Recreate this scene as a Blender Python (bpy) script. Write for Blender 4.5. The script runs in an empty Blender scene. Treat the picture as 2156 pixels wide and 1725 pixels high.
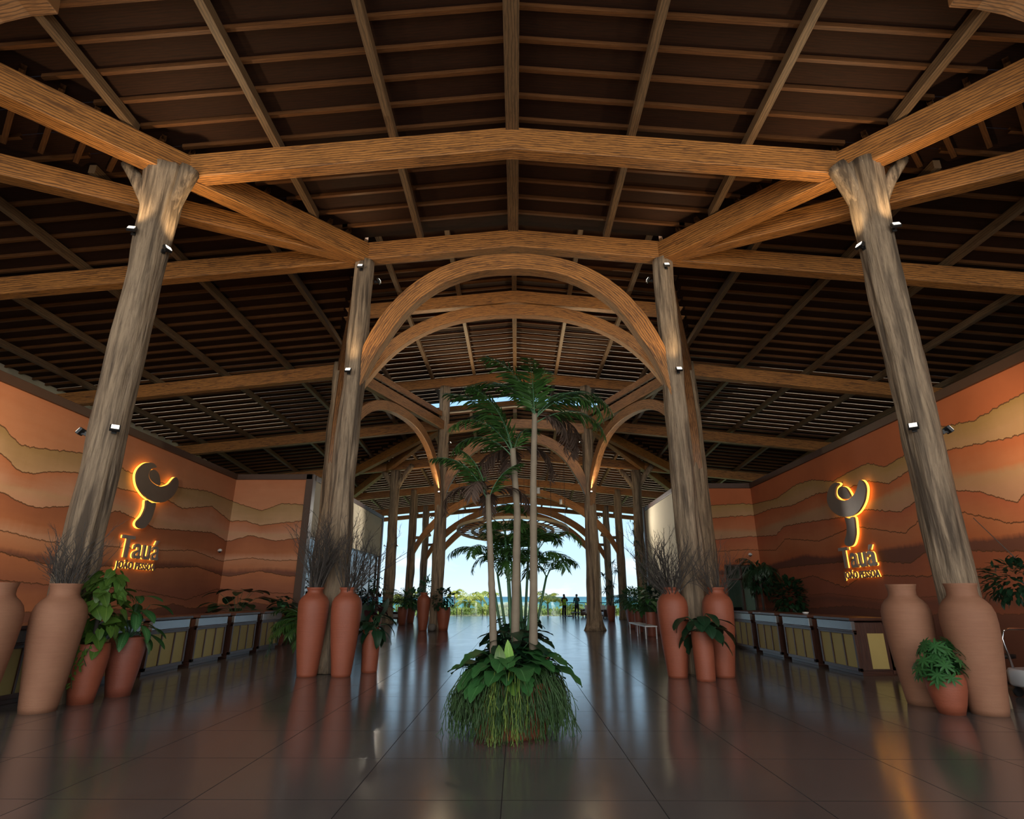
import bpy, bmesh, math, random
from math import sin, cos, pi, sqrt, atan2, radians
from mathutils import Vector, Matrix, noise
V = Vector
scene = bpy.context.scene
COL = scene.collection

# ---------------------------------------------------------------- camera
cam_d = bpy.data.cameras.new('camera'); cam = bpy.data.objects.new('camera', cam_d); COL.objects.link(cam)
cam_d.sensor_width = 36; cam_d.lens = 36*1201/2156; cam_d.clip_end = 60000; cam_d.clip_start = .05
cam.location = (.07, 0, 1.5)
cam.rotation_euler = (radians(90) + math.atan(394/1201), 0, radians(.453))
scene.camera = cam

# ---------------------------------------------------------------- world, sun, exposure
scene.view_settings.view_transform = 'Standard'; scene.view_settings.look = 'None'
scene.view_settings.gamma = 1; scene.view_settings.exposure = .15
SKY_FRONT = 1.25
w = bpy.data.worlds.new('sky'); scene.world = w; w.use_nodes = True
nt = w.node_tree; nt.nodes.clear()
def WN(t, **k):
    n = nt.nodes.new(t)
    for a, b in k.items(): setattr(n, a, b)
    return n
tc = WN('ShaderNodeTexCoord'); sep = WN('ShaderNodeSeparateXYZ'); nt.links.new(tc.outputs['Generated'], sep.inputs[0])
rz = WN('ShaderNodeValToRGB'); nt.links.new(sep.outputs['Z'], rz.inputs[0])
e = rz.color_ramp.elements; e[0].position = 0; e[0].color = (.66, .82, .90, 1); e[1].position = .9; e[1].color = (.16, .36, .80, 1)
k = e.new(.06); k.color = (.52, .75, .92, 1); k = e.new(.25); k.color = (.36, .62, .90, 1)
# thin clouds close to the horizon
mp = WN('ShaderNodeMapping'); mp.inputs['Scale'].default_value = (5, 5, 16); nt.links.new(tc.outputs['Generated'], mp.inputs[0])
cn = WN('ShaderNodeTexNoise'); cn.inputs['Scale'].default_value = 1.6; cn.inputs['Detail'].default_value = 6; nt.links.new(mp.outputs[0], cn.inputs[0])
cr = WN('ShaderNodeValToRGB'); cr.color_ramp.elements[0].position = .52; cr.color_ramp.elements[1].position = .72
nt.links.new(cn.outputs[0], cr.inputs[0])
hz = WN('ShaderNodeMapRange'); hz.inputs[1].default_value = .02; hz.inputs[2].default_value = .14; hz.inputs[3].default_value = .8; hz.inputs[4].default_value = 0
nt.links.new(sep.outputs['Z'], hz.inputs[0])
mm = WN('ShaderNodeMath', operation='MULTIPLY'); nt.links.new(cr.outputs[0], mm.inputs[0]); nt.links.new(hz.outputs[0], mm.inputs[1])
mx = WN('ShaderNodeMixRGB'); mx.inputs[2].default_value = (.9, .9, .93, 1)
nt.links.new(mm.outputs[0], mx.inputs[0]); nt.links.new(rz.outputs[0], mx.inputs[1])
# extra sky brightness and warmth added behind the entrance, sunward, to light the interior
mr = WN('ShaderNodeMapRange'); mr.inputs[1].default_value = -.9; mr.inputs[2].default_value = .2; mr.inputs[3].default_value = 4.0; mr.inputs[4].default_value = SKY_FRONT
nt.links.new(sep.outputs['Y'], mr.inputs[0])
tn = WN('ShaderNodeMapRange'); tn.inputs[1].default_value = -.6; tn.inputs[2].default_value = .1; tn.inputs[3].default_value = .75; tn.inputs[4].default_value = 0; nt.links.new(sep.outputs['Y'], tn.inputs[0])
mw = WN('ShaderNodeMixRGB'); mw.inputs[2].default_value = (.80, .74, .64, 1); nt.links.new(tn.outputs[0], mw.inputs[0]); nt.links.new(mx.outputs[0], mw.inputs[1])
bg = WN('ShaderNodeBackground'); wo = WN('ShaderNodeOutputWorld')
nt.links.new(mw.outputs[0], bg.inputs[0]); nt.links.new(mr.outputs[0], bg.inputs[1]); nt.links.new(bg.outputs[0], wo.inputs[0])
w.cycles.sampling_method = 'MANUAL'; w.cycles.sample_map_resolution = 512
sd = bpy.data.lights.new('sun', 'SUN'); sd.energy = 3.2; sd.angle = .01; sd.color = (1, .94, .82)
so = bpy.data.objects.new('sun', sd); COL.objects.link(so); so.rotation_euler = (radians(38), 0, radians(28))

def lamp(name, kind, loc, target, energy, color, **kw):
    d = bpy.data.lights.new(name, kind); d.energy = energy; d.color = color
    for a, b in kw.items(): setattr(d, a, b)
    o = bpy.data.objects.new(name, d); COL.objects.link(o); o.location = loc
    if target is not None:
        o.rotation_euler = (V(target) - V(loc)).to_track_quat('-Z', 'Y').to_euler()
    return o

# ---------------------------------------------------------------- materials
def new_mat(name):
    m = bpy.data.materials.new(name); m.use_nodes = True
    t = m.node_tree; b = t.nodes['Principled BSDF']
    return m, t, b
class NT:
    def __init__(s, t): s.t = t
    def n(s, ty, **k):
        x = s.t.nodes.new(ty)
        for a, b in k.items(): setattr(x, a, b)
        return x
    def l(s, a, b): s.t.links.new(a, b)
    def put(s, inp, v):
        if hasattr(v, 'is_linked') or isinstance(v, bpy.types.NodeSocket): s.l(v, inp)
        else: inp.default_value = v
    def math(s, op, a, b=0., clamp=False):
        x = s.n('ShaderNodeMath', operation=op, use_clamp=clamp); s.put(x.inputs[0], a); s.put(x.inputs[1], b); return x.outputs[0]
    def mix(s, f, a, b, mode='MIX'):
        x = s.n('ShaderNodeMixRGB', blend_type=mode); s.put(x.inputs[0], f); s.put(x.inputs[1], a); s.put(x.inputs[2], b); return x.outputs[0]
    def noise(s, vec, scale, detail=4, rough=.55, dist=0):
        x = s.n('ShaderNodeTexNoise'); s.l(vec, x.inputs['Vector']) if vec is not None else None
        x.inputs['Scale'].default_value = scale; x.inputs['Detail'].default_value = detail; x.inputs['Roughness'].default_value = rough
        x.inputs['Distortion'].default_value = dist; return x.outputs[0]
    def ramp(s, f, stops):
        x = s.n('ShaderNodeValToRGB'); s.l(f, x.inputs[0]); e = x.color_ramp.elements
        while len(e) < len(stops): e.new(.5)
        for i, (p, c) in enumerate(stops):
            e[i].position = p; e[i].color = (*c, 1) if len(c) == 3 else c
        return x.outputs[0]
    def mapping(s, vec, scale=(1,1,1), loc=None):
        x = s.n('ShaderNodeMapping'); s.l(vec, x.inputs[0]); x.inputs['Scale'].default_value = scale
        if loc is not None: s.put(x.inputs['Location'], loc)
        return x.outputs[0]
    def bump(s, h, strength, dist=.02):
        x = s.n('ShaderNodeBump'); x.inputs['Strength'].default_value = strength; x.inputs['Distance'].default_value = dist; s.l(h, x.inputs['Height']); return x.outputs[0]
def c3(*c): return (*c, 1)

def simple(name, col, rough=.5, metal=0, noise_amt=.0, nscale=8, spec=None, trans=0, col2=None, bump=0):
    m, t, b = new_mat(name); N = NT(t)
    b.inputs['Roughness'].default_value = rough; b.inputs['Metallic'].default_value = metal
    if spec is not None: b.inputs['Specular IOR Level'].default_value = spec
    if trans: b.inputs['Transmission Weight'].default_value = trans
    tcn = N.n('ShaderNodeTexCoord')
    f = N.noise(tcn.outputs['Object'], nscale)
    c2 = col2 if col2 else tuple(x*(1-noise_amt) for x in col)
    N.l(N.mix(f, c3(*col), c3(*c2)), b.inputs['Base Color'])
    if bump: N.l(N.bump(f, bump), b.inputs['Normal'])
    return m
def emis(name, col, st):
    m, t, b = new_mat(name); b.inputs['Emission Color'].default_value = c3(*col); b.inputs['Emission Strength'].default_value = st
    b.inputs['Base Color'].default_value = c3(*col); return m

def wood(name, base, dark, rough=.45, streak=1., scale=1.):
    m, t, b = new_mat(name); N = NT(t)
    uv = N.n('ShaderNodeUVMap'); oi = N.n('ShaderNodeObjectInfo')
    off = N.n('ShaderNodeVectorMath', operation='SCALE'); off.inputs[0].default_value = (37, 11, 5); N.l(oi.outputs['Random'], off.inputs['Scale'])
    ad = N.n('ShaderNodeVectorMath', operation='ADD'); N.l(uv.outputs[0], ad.inputs[0]); N.l(off.outputs[0], ad.inputs[1])
    v = ad.outputs[0]
    warp = N.noise(N.mapping(v, (.8, 3, 1)), 1.4, 2)
    g = N.n('ShaderNodeTexWave', wave_type='BANDS', bands_direction='Y'); g.inputs['Scale'].default_value = 4.2*scale; g.inputs['Distortion'].default_value = 5.5; g.inputs['Detail'].default_value = 3; g.inputs['Detail Scale'].default_value = 1.3
    N.l(N.mapping(v, (.35, 1.3, 1)), g.inputs[0])
    fine = N.noise(N.mapping(v, (1.6, 34, 1)), 1.6, 5, .7)
    st = N.noise(N.mapping(v, (1.1, 13, 1)), 1.5, 3, .6, .6)
    gl = N.ramp(g.outputs[1], [(0, (0,0,0)), (.16, (.15,.15,.15)), (.34, (1,1,1)), (1, (1,1,1))])
    sl = N.ramp(st, [(.30, (0,0,0)), (.44, (1,1,1))])
    f1 = N.math('MULTIPLY', gl, sl)
    f1 = N.math('ADD', N.math('MULTIPLY', f1, .75*streak), 1-.75*streak, True)
    dsh = N.noise(N.mapping(v, (2.3, 26, 1)), 1.3, 3, .65, .3); blot = N.noise(N.mapping(v, (.7, 2.2, 1)), 1.7, 3)
    dk = N.math('MULTIPLY', N.ramp(dsh, [(.50, (0,0,0)), (.62, (1,1,1))]), N.ramp(blot, [(.36, (.25,.25,.25)), (.62, (1,1,1))]))
    c = N.mix(f1, c3(*dark), c3(*base))
    c = N.mix(N.math('MULTIPLY', dk, .75*streak), c, c3(*dark))
    c = N.mix(.55, c, N.ramp(fine, [(.3, (.35,.35,.35)), (.62, (1.,1.,1.))]), 'MULTIPLY')
    big = N.noise(N.mapping(v, (.5, .5, 1)), 1.2, 2)
    c = N.mix(.5, c, N.ramp(big, [(.3, (.6,.6,.6)), (.7, (1,1,1))]), 'MULTIPLY')
    N.l(c, b.inputs['Base Color']); b.inputs['Roughness'].default_value = rough
    if 'board' in name or 'batten' in name: b.inputs['Specular IOR Level'].default_value = .18
    N.l(N.bump(fine, .35, .01), b.inputs['Normal'])
    return m
M = {}
M['beam'] = wood('orange_stained_timber', (.54, .22, .05), (.07, .025, .009), .55)
M['arch'] = wood('arch_timber', (.40, .185, .07), (.09, .04, .018), .5)
M['batten'] = wood('batten_timber', (.15, .06, .02), (.05, .02, .01), .5, .5)
M['purlin'] = wood('purlin_timber', (.20, .115, .055), (.06, .034, .018), .55, .8)
M['deck'] = wood('roof_board', (.036, .0125, .005), (.015, .008, .005), .8, .5)
M['lath'] = wood('light_line_lath', (.78, .62, .42), (.4, .28, .16), .6, .3)  # pale laths added so the roof gaps show as bright sunlit lines
M['trim'] = simple('dark_brown_trim', (.07, .032, .018), .5, noise_amt=.3)

def bark():
    m, t, b = new_mat('weathered_trunk'); N = NT(t)
    tcn = N.n('ShaderNodeTexCoord'); oi = N.n('ShaderNodeObjectInfo')
    off = N.n('ShaderNodeVectorMath', operation='SCALE'); off.inputs[0].default_value = (17, 31, 9); N.l(oi.outputs['Random'], off.inputs['Scale'])
    ad = N.n('ShaderNodeVectorMath', operation='ADD'); N.l(tcn.outputs['Object'], ad.inputs[0]); N.l(off.outputs[0], ad.inputs[1])
    v = ad.outputs[0]
    a = N.noise(N.mapping(v, (1, 1, .09)), 17, 6, .72, .3)
    c = N.noise(N.mapping(v, (1, 1, .05)), 6, 4, .6, .4)
    big = N.noise(N.mapping(v, (1, 1, .3)), 1.3, 3)
    col = N.mix(N.ramp(a, [(.33, (0,0,0)), (.58, (1,1,1))]), c3(.17, .12, .08), c3(.38, .28, .185))
    col = N.mix(N.ramp(c, [(.36, (0,0,0)), (.5, (1,1,1))]), c3(.09, .062, .04), col)
    col = N.mix(.6, col, N.ramp(big, [(.3, (.72,.66,.6)), (.7, (1.05,1.02,1))]), 'MULTIPLY')
    N.l(col, b.inputs['Base Color']); b.inputs['Roughness'].default_value = .75
    h = N.math('ADD', N.math('MULTIPLY', a, .6), c)
    N.l(N.bump(h, 1., .05), b.inputs['Normal'])
    return m
M['bark'] = bark()

def mural(name, bands, jag):
    """bands: (z of its upper edge along the wall as [(s, z)..], upper colour, lower colour, thickness, line strength, softness)"""
    m, t, b = new_mat(name); N = NT(t)
    geo = N.n('ShaderNodeNewGeometry'); sp = N.n('ShaderNodeSeparateXYZ'); N.l(geo.outputs['Position'], sp.inputs[0])
    X, Y, Z = sp.outputs
    if name.endswith('left'): s = N.math('ADD', Y, N.math('ADD', X, 10.25))
    else: s = N.math('SUBTRACT', Y, N.math('SUBTRACT', X, 9.37))
    cs = N.n('ShaderNodeCombineXYZ'); N.l(s, cs.inputs[0]); N.l(Z, cs.inputs[1])
    sv = cs.outputs[0]
    c1 = N.n('ShaderNodeCombineXYZ'); N.l(s, c1.inputs[0])
    mott = N.noise(sv, 1.1, 5, .6)
    wash = N.noise(N.mapping(sv, (.35, 2.6, 1)), 1.6, 5, .6)
    grit = N.noise(sv, 60, 3, .7)
    col = None
    for i, (pts, ca, cb, th, line, soft) in enumerate(bands):
        jn = N.noise(N.mapping(c1.outputs[0], (1,1,1), (i*7.3, 0, 0)), jag[0], 4, .65)
        if pts is None: h = 9.
        else:
            fc = N.n('ShaderNodeFloatCurve'); cv = fc.mapping.curves[0]
            lo, hi = 6., 26.
            ps = sorted(pts); ps = [(lo, ps[0][1])] + ps + [(hi, ps[-1][1])]
            xy = [((p-lo)/(hi-lo), (z)/6.) for p, z in ps]
            cv.points[0].location = xy[0]; cv.points[1].location = xy[-1]
            for q in xy[1:-1]: cv.points.new(*q)
            for q in cv.points: q.handle_type = 'VECTOR'
            fc.mapping.update()
            N.l(N.math('DIVIDE', N.math('SUBTRACT', s, lo), hi-lo), fc.inputs['Value'])
            h = N.math('MULTIPLY', fc.outputs[0], 6.)
            h = N.math('ADD', h, N.math('MULTIPLY', N.math('SUBTRACT', jn, .5), jag[1]))
        if col is None:
            d = N.math('SUBTRACT', 5.7, Z)
            f = N.math('DIVIDE', d, th, True)
            f = N.math('ADD', f, N.math('MULTIPLY', N.math('SUBTRACT', wash, .5), .9), True)
            col = N.mix(f, c3(*ca), c3(*cb)); continue
        d = N.math('SUBTRACT', h, Z)
        if soft: d2 = N.math('ADD', d, N.math('MULTIPLY', N.math('SUBTRACT', wash, .5), soft))
        else: d2 = d
        mask = N.math('DIVIDE', d2, soft if soft else .006, True) if soft else N.math('GREATER_THAN', d, 0.)
        f = N.math('DIVIDE', d, th, True)
        f = N.math('ADD', f, N.math('MULTIPLY', N.math('SUBTRACT', wash, .5), .8), True)
        bc = N.mix(f, c3(*ca), c3(*cb))
        col = N.mix(mask, col, bc)
        if line:
            lw = N.math('ADD', .007, N.math('MULTIPLY', jn, .012))
            lm = N.math('LESS_THAN', N.math('ABSOLUTE', d), lw)
            col = N.mix(N.math('MULTIPLY', lm, line), col, c3(.10, .045, .02))
    col = N.mix(.5, col, N.ramp(mott, [(.25, (.78,.75,.73)), (.75, (1.08,1.05,1.03))]), 'MULTIPLY')
    N.l(col, b.inputs['Base Color']); b.inputs['Roughness'].default_value = .85
    b.inputs['Specular IOR Level'].default_value = .25
    N.l(N.bump(N.math('ADD', grit, mott), .25, .01), b.inputs['Normal'])
    return m
OR = (.43, .165, .08); OR2 = (.50, .235, .13); DK = (.33, .12, .06); MV = (.19, .08, .055); OC = (.32, .205, .09); BE = (.47, .30, .175); PK = (.54, .30, .20); LO = (.29, .11, .068)
LB = [(None, OR, OR2, 1.3, 0, 0),
 ([(10.9,4.76),(11.43,4.49),(12,4.56),(13.1,4.74),(14.2,4.8),(14.7,4.66),(16.9,4.64),(18.9,4.85),(20.7,4.79),(21.2,4.62),(21.8,4.45),(22.5,4.72),(23.4,4.66)], OC, BE, .55, .9, 0),
 ([(11.1,4.22),(11.5,3.99),(11.9,3.98),(12.3,4.12),(13.1,4.27),(14.4,4.16),(16.6,4.25),(17.6,4.08),(19.3,4.41),(20.7,4.08),(21.2,4.1),(21.8,3.93),(22.6,4.02),(23.4,4.1)], OR, PK, .55, .9, 0),
 ([(11,3.72),(13,3.74),(15,3.8),(17,3.62),(20,3.78),(23,3.66)], BE, PK, .3, 0, .12),
 ([(11.3,3.49),(11.8,3.36),(12.2,3.31),(13.1,3.47),(14.3,3.49),(14.8,3.61),(16.5,3.35),(19.6,3.56),(20.7,3.36),(21.5,3.58),(22.4,3.38),(23.4,3.5)], DK, OR, .5, .9, 0),
 ([(11,3.02),(13,2.95),(16,3.0),(20,3.0),(23,3.0)], OR2, PK, .3, 0, .2),
 ([(11.6,2.76),(12.1,2.7),(12.7,2.65),(16.9,2.77),(18.6,2.9),(20.5,2.67),(21.6,2.8),(22.5,2.7),(23.4,2.72)], OR2, OR, .45, .8, 0),
 ([(11,2.5),(14,2.35),(16.6,2.5),(18.2,2.55),(20.9,2.42),(22.3,2.5),(23.4,2.4)], MV, MV, .5, 0, .14),
 ([(11.7,2.34),(12.8,2.18),(16.8,2.28),(19,2.42),(21,2.17),(22,2.36),(23,2.18)], OR, LO, .7, .9, 0),
 ([(11,1.85),(14,1.7),(16.2,1.67),(18.7,1.40),(20.5,1.75),(23,1.6)], LO, OR, .5, .8, 0),
 ([(11,1.2),(17.2,1.16),(18,1.3),(19,1.14),(20.7,1.2),(22,1.3),(23,1.14)], MV, MV, .5, .6, 0)]
OR = (.42, .125, .05); OR2 = (.46, .17, .08); OC = (.34, .21, .075); BE = (.42, .25, .13); PK = (.44, .24, .15); LO = (.28, .09, .05); DK = (.40, .12, .06); MV = (.15, .06, .042)
RB = [(None, OR, OR, 1.3, 0, 0),
 ([(23,4.98),(20.5,4.83),(18.9,5.04),(17.8,4.99),(16.7,4.72),(15.8,4.81),(14.9,4.86),(14.2,4.61),(13.2,4.75),(12.2,5.05),(11.2,4.9),(9.5,5.1),(24.5,4.9),(26,5.0)], OC, BE, .4, .9, 0),
 ([(23,4.51),(21,4.55),(19.4,4.42),(17.7,4.53),(16.3,4.38),(15,4.41),(14.2,4.18),(13.3,4.36),(12,4.5),(10.5,4.35),(24.5,4.4),(26,4.5)], OR, OR2, .4, .9, 0),
 ([(23,4.02),(20,4.1),(17,4.2),(15,3.95),(13,4.15),(11,3.9),(26,4.0)], BE, PK, .5, 0, .16),
 ([(22.8,3.72),(20.9,3.59),(20.2,3.82),(18.9,3.78),(16.3,3.64),(15.3,3.7),(14,3.45),(13.3,3.62),(12.3,3.68),(11.5,3.51),(10.7,3.16),(10.4,3.31),(9,3.6),(24.3,3.58),(26,3.7)], DK, OR2, .5, .9, 0),
 ([(23,3.22),(21.1,3.08),(20.2,3.4),(18,3.12),(16,3.34),(14,2.94),(13.3,3.2),(12.3,3.25),(10.9,2.8),(10.5,2.82),(9,3),(25,3.1)], OR2, OR, .6, .9, 0),
 ([(21.4,2.69),(19,2.82),(17.6,2.66),(15.1,2.68),(13.2,2.72),(11.3,2.63),(23,2.5),(26,2.5)], MV, MV, .5, 0, .1),
 ([(21,2.45),(19.1,2.46),(15.9,2.43),(14,2.25),(13.3,2.5),(11,2.3),(23,2.3),(26,2.35)], LO, OR, .8, .9, 0),
 ([(20.9,1.94),(18.7,2.12),(17,1.74),(16,2.05),(13.5,1.93),(11,2.1),(23,2.0)], LO, LO, .5, .9, 0),
 ([(20.3,1.5),(17.9,1.59),(15.5,1.42),(12,1.55),(23,1.5)], MV, LO, .5, .5, .12),
 ([(20,1.1),(17,1.25),(14,1.1),(11,1.2)], MV, MV, .5, .5, 0)]
M['mural_l'] = mural('layered_earth_mural_left', LB, (5.5, .15))
M['mural_r'] = mural('layered_earth_mural_right', RB, (5.5, .17))

def floor_mat():
    m, t, b = new_mat('large_grey_floor_tile'); N = NT(t)
    geo = N.n('ShaderNodeNewGeometry'); sp = N.n('ShaderNodeSeparateXYZ'); N.l(geo.outputs['Position'], sp.inputs[0])
    def joint(c, off, size, wd):
        a = N.math('DIVIDE', N.math('ADD', c, off), size)
        fr = N.math('FRACT', a); d = N.math('MINIMUM', fr, N.math('SUBTRACT', 1., fr))
        return N.math('LESS_THAN', d, wd/size), N.math('FLOOR', a)
    jx, ix = joint(sp.outputs[0], 120.05, 1.2, .004); jy, iy = joint(sp.outputs[1], 119.66, 1.2, .004)
    jj = N.math('MAXIMUM', jx, jy)
    wn = N.n('ShaderNodeTexWhiteNoise', noise_dimensions='2D'); cc = N.n('ShaderNodeCombineXYZ'); N.l(ix, cc.inputs[0]); N.l(iy, cc.inputs[1]); N.l(cc.outputs[0], wn.inputs[0])
    n1 = N.noise(N.mapping(geo.outputs['Position'], (1, .5, 1)), 1.3, 6, .62, 1.5)
    n2 = N.noise(geo.outputs['Position'], 14, 5, .7)
    c = N.mix(n1, c3(.082, .072, .068), c3(.125, .11, .104))
    c = N.mix(.5, c, N.ramp(wn.outputs[0], [(0, (.86,.86,.86)), (1, (1.08,1.08,1.08))]), 'MULTIPLY')
    c = N.mix(jj, c, c3(.035, .03, .03))
    N.l(c, b.inputs['Base Color'])
    r = N.math('ADD', .115, N.math('MULTIPLY', n1, .09))
    N.l(N.math('ADD', r, N.math('MULTIPLY', jj, .6)), b.inputs['Roughness']); N.l(N.math('SUBTRACT', .5, N.math('MULTIPLY', jj, .5)), b.inputs['Specular IOR Level']); b.inputs['IOR'].default_value = 2.0
    hh = N.math('SUBTRACT', N.math('MULTIPLY', n2, .15), jj)
    N.l(N.bump(hh, .12, .004), b.inputs['Normal'])
    return m
M['floor'] = floor_mat()
def clay(name, a, bcol, rough):
    m, t, b = new_mat(name); N = NT(t)
    tcn = N.n('ShaderNodeTexCoord'); o = tcn.outputs['Object']
    n = N.noise(o, 2.2, 5, .6); rr = N.noise(N.mapping(o, (1,1,14)), 3.0, 4, .6); g = N.noise(o, 55, 4, .7)
    c = N.mix(n, c3(*a), c3(*bcol)); c = N.mix(.35, c, N.ramp(rr, [(.3, (.78,.78,.78)), (.7, (1.1,1.1,1.1))]), 'MULTIPLY')
    N.l(c, b.inputs['Base Color']); b.inputs['Roughness'].default_value = rough
    N.l(N.bump(N.math('ADD', g, rr), .3, .012), b.inputs['Normal'])
    return m
M['terra'] = clay('terracotta', (.32, .083, .04), (.25, .064, .031), .55)
M['sand_clay'] = clay('raw_pale_clay', (.34, .165, .092), (.25, .10, .055), .75)
M['dark_clay'] = clay('dark_terracotta', (.27, .075, .045), (.22, .06, .035), .5)
M['cream'] = simple('cream_plaster', (.56, .50, .37), .85, nscale=1.2, col2=(.47, .41, .29), bump=.15)
M['black'] = simple('black_metal', (.012, .012, .013), .4)
M['steel'] = simple('brushed_fascia', (.34, .34, .36), .22, .7, .25, 3)
M['chrome'] = simple('chrome', (.6, .6, .62), .15, 1)
M['white'] = simple('white_paint', (.65, .66, .68), .35, noise_amt=.05)
M['desk'] = wood('desk_walnut', (.085, .032, .02), (.03, .012, .008), .3, .5)
M['fabric'] = simple('woven_yellow_panel', (.42, .34, .13), .7, nscale=3, col2=(.36, .28, .10), bump=.1)
M['soil'] = simple('dark_soil', (.03, .02, .013), .95, noise_amt=.5, nscale=30)
M['lens'] = emis('lit_lens', (1, .93, .8), 1.6)
def leafm(name, c, c2, rough=.42, vein=None, vscale=1.):
    m, t, b = new_mat(name); N = NT(t)
    tcn = N.n('ShaderNodeTexCoord'); uv = N.n('ShaderNodeUVMap')
    col = N.mix(N.noise(tcn.outputs['Object'], 5, 3), c3(*c), c3(*c2))
    if vein:
        s = N.n('ShaderNodeSeparateXYZ'); N.l(uv.outputs[0], s.inputs[0])
        av = N.math('ABSOLUTE', N.math('SUBTRACT', s.outputs[1], .5))
        mid = N.math('LESS_THAN', av, .022)
        ph = N.math('SUBTRACT', N.math('MULTIPLY', s.outputs[0], 9.*vscale), N.math('MULTIPLY', av, 9.))
        st = N.math('GREATER_THAN', N.math('SINE', N.math('MULTIPLY', ph, 6.283)), .93 if vscale == 1 else .2)
        if vscale != 1: st = N.math('MULTIPLY', st, N.math('LESS_THAN', av, .34))
        f = N.math('MAXIMUM', mid, N.math('MULTIPLY', st, .55))
        col = N.mix(f, col, c3(*vein))
    N.l(col, b.inputs['Base Color']); b.inputs['Roughness'].default_value = rough
    tr = N.n('ShaderNodeBsdfTranslucent'); N.l(col, tr.inputs[0])
    ms = N.n('ShaderNodeMixShader'); ms.inputs[0].default_value = .22
    out = [x for x in t.nodes if x.type == 'OUTPUT_MATERIAL'][0]
    N.l(b.outputs[0], ms.inputs[1]); N.l(tr.outputs[0], ms.inputs[2]); N.l(ms.outputs[0], out.inputs[0])
    return m
M['leaf'] = leafm('dark_green_leaf', (.045, .16, .04), (.02, .085, .024), vein=(.10, .25, .08))
M['leaf_dark'] = leafm('deep_green_leaf', (.013, .055, .022), (.008, .03, .014), vein=(.03, .09, .04))
M['leaf_light'] = leafm('yellow_green_leaf', (.22, .42, .06), (.14, .32, .04), vein=(.35, .55, .15))
M['leaf_pothos'] = leafm('variegated_leaf', (.028, .10, .018), (.10, .18, .022), vein=(.17, .26, .05))
M['leaf_dieff'] = leafm('dieffenbachia_leaf', (.03, .14, .035), (.02, .10, .025), vein=(.16, .36, .13), vscale=1.3)
M['palm'] = leafm('palm_leaflet', (.05, .125, .022), (.02, .06, .014))
M['palm_dry'] = leafm('withered_palm_leaflet', (.10, .06, .04), (.06, .035, .025), .8)
M['palm_sun'] = leafm('sunlit_palm', (.38, .36, .04), (.20, .27, .04))
M['shrub'] = leafm('dune_shrub', (.17, .28, .05), (.38, .38, .07))
M['strand'] = leafm('hanging_cactus_strand', (.03, .085, .022), (.06, .125, .032))
M['strand_light'] = leafm('yellow_hanging_strand', (.22, .30, .05), (.16, .25, .05))
M['red_leaf'] = leafm('burgundy_leaf', (.07, .012, .02), (.04, .01, .015))
M['trunk_palm'] = simple('ringed_palm_stem', (.24, .185, .125), .8, nscale=6, col2=(.11, .085, .06), bump=.3)
M['green_stem'] = simple('green_stem', (.05, .14, .06), .5, noise_amt=.4)
M['twig'] = simple('grey_dry_twig', (.08, .067, .058), .8, noise_amt=.4)
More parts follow.
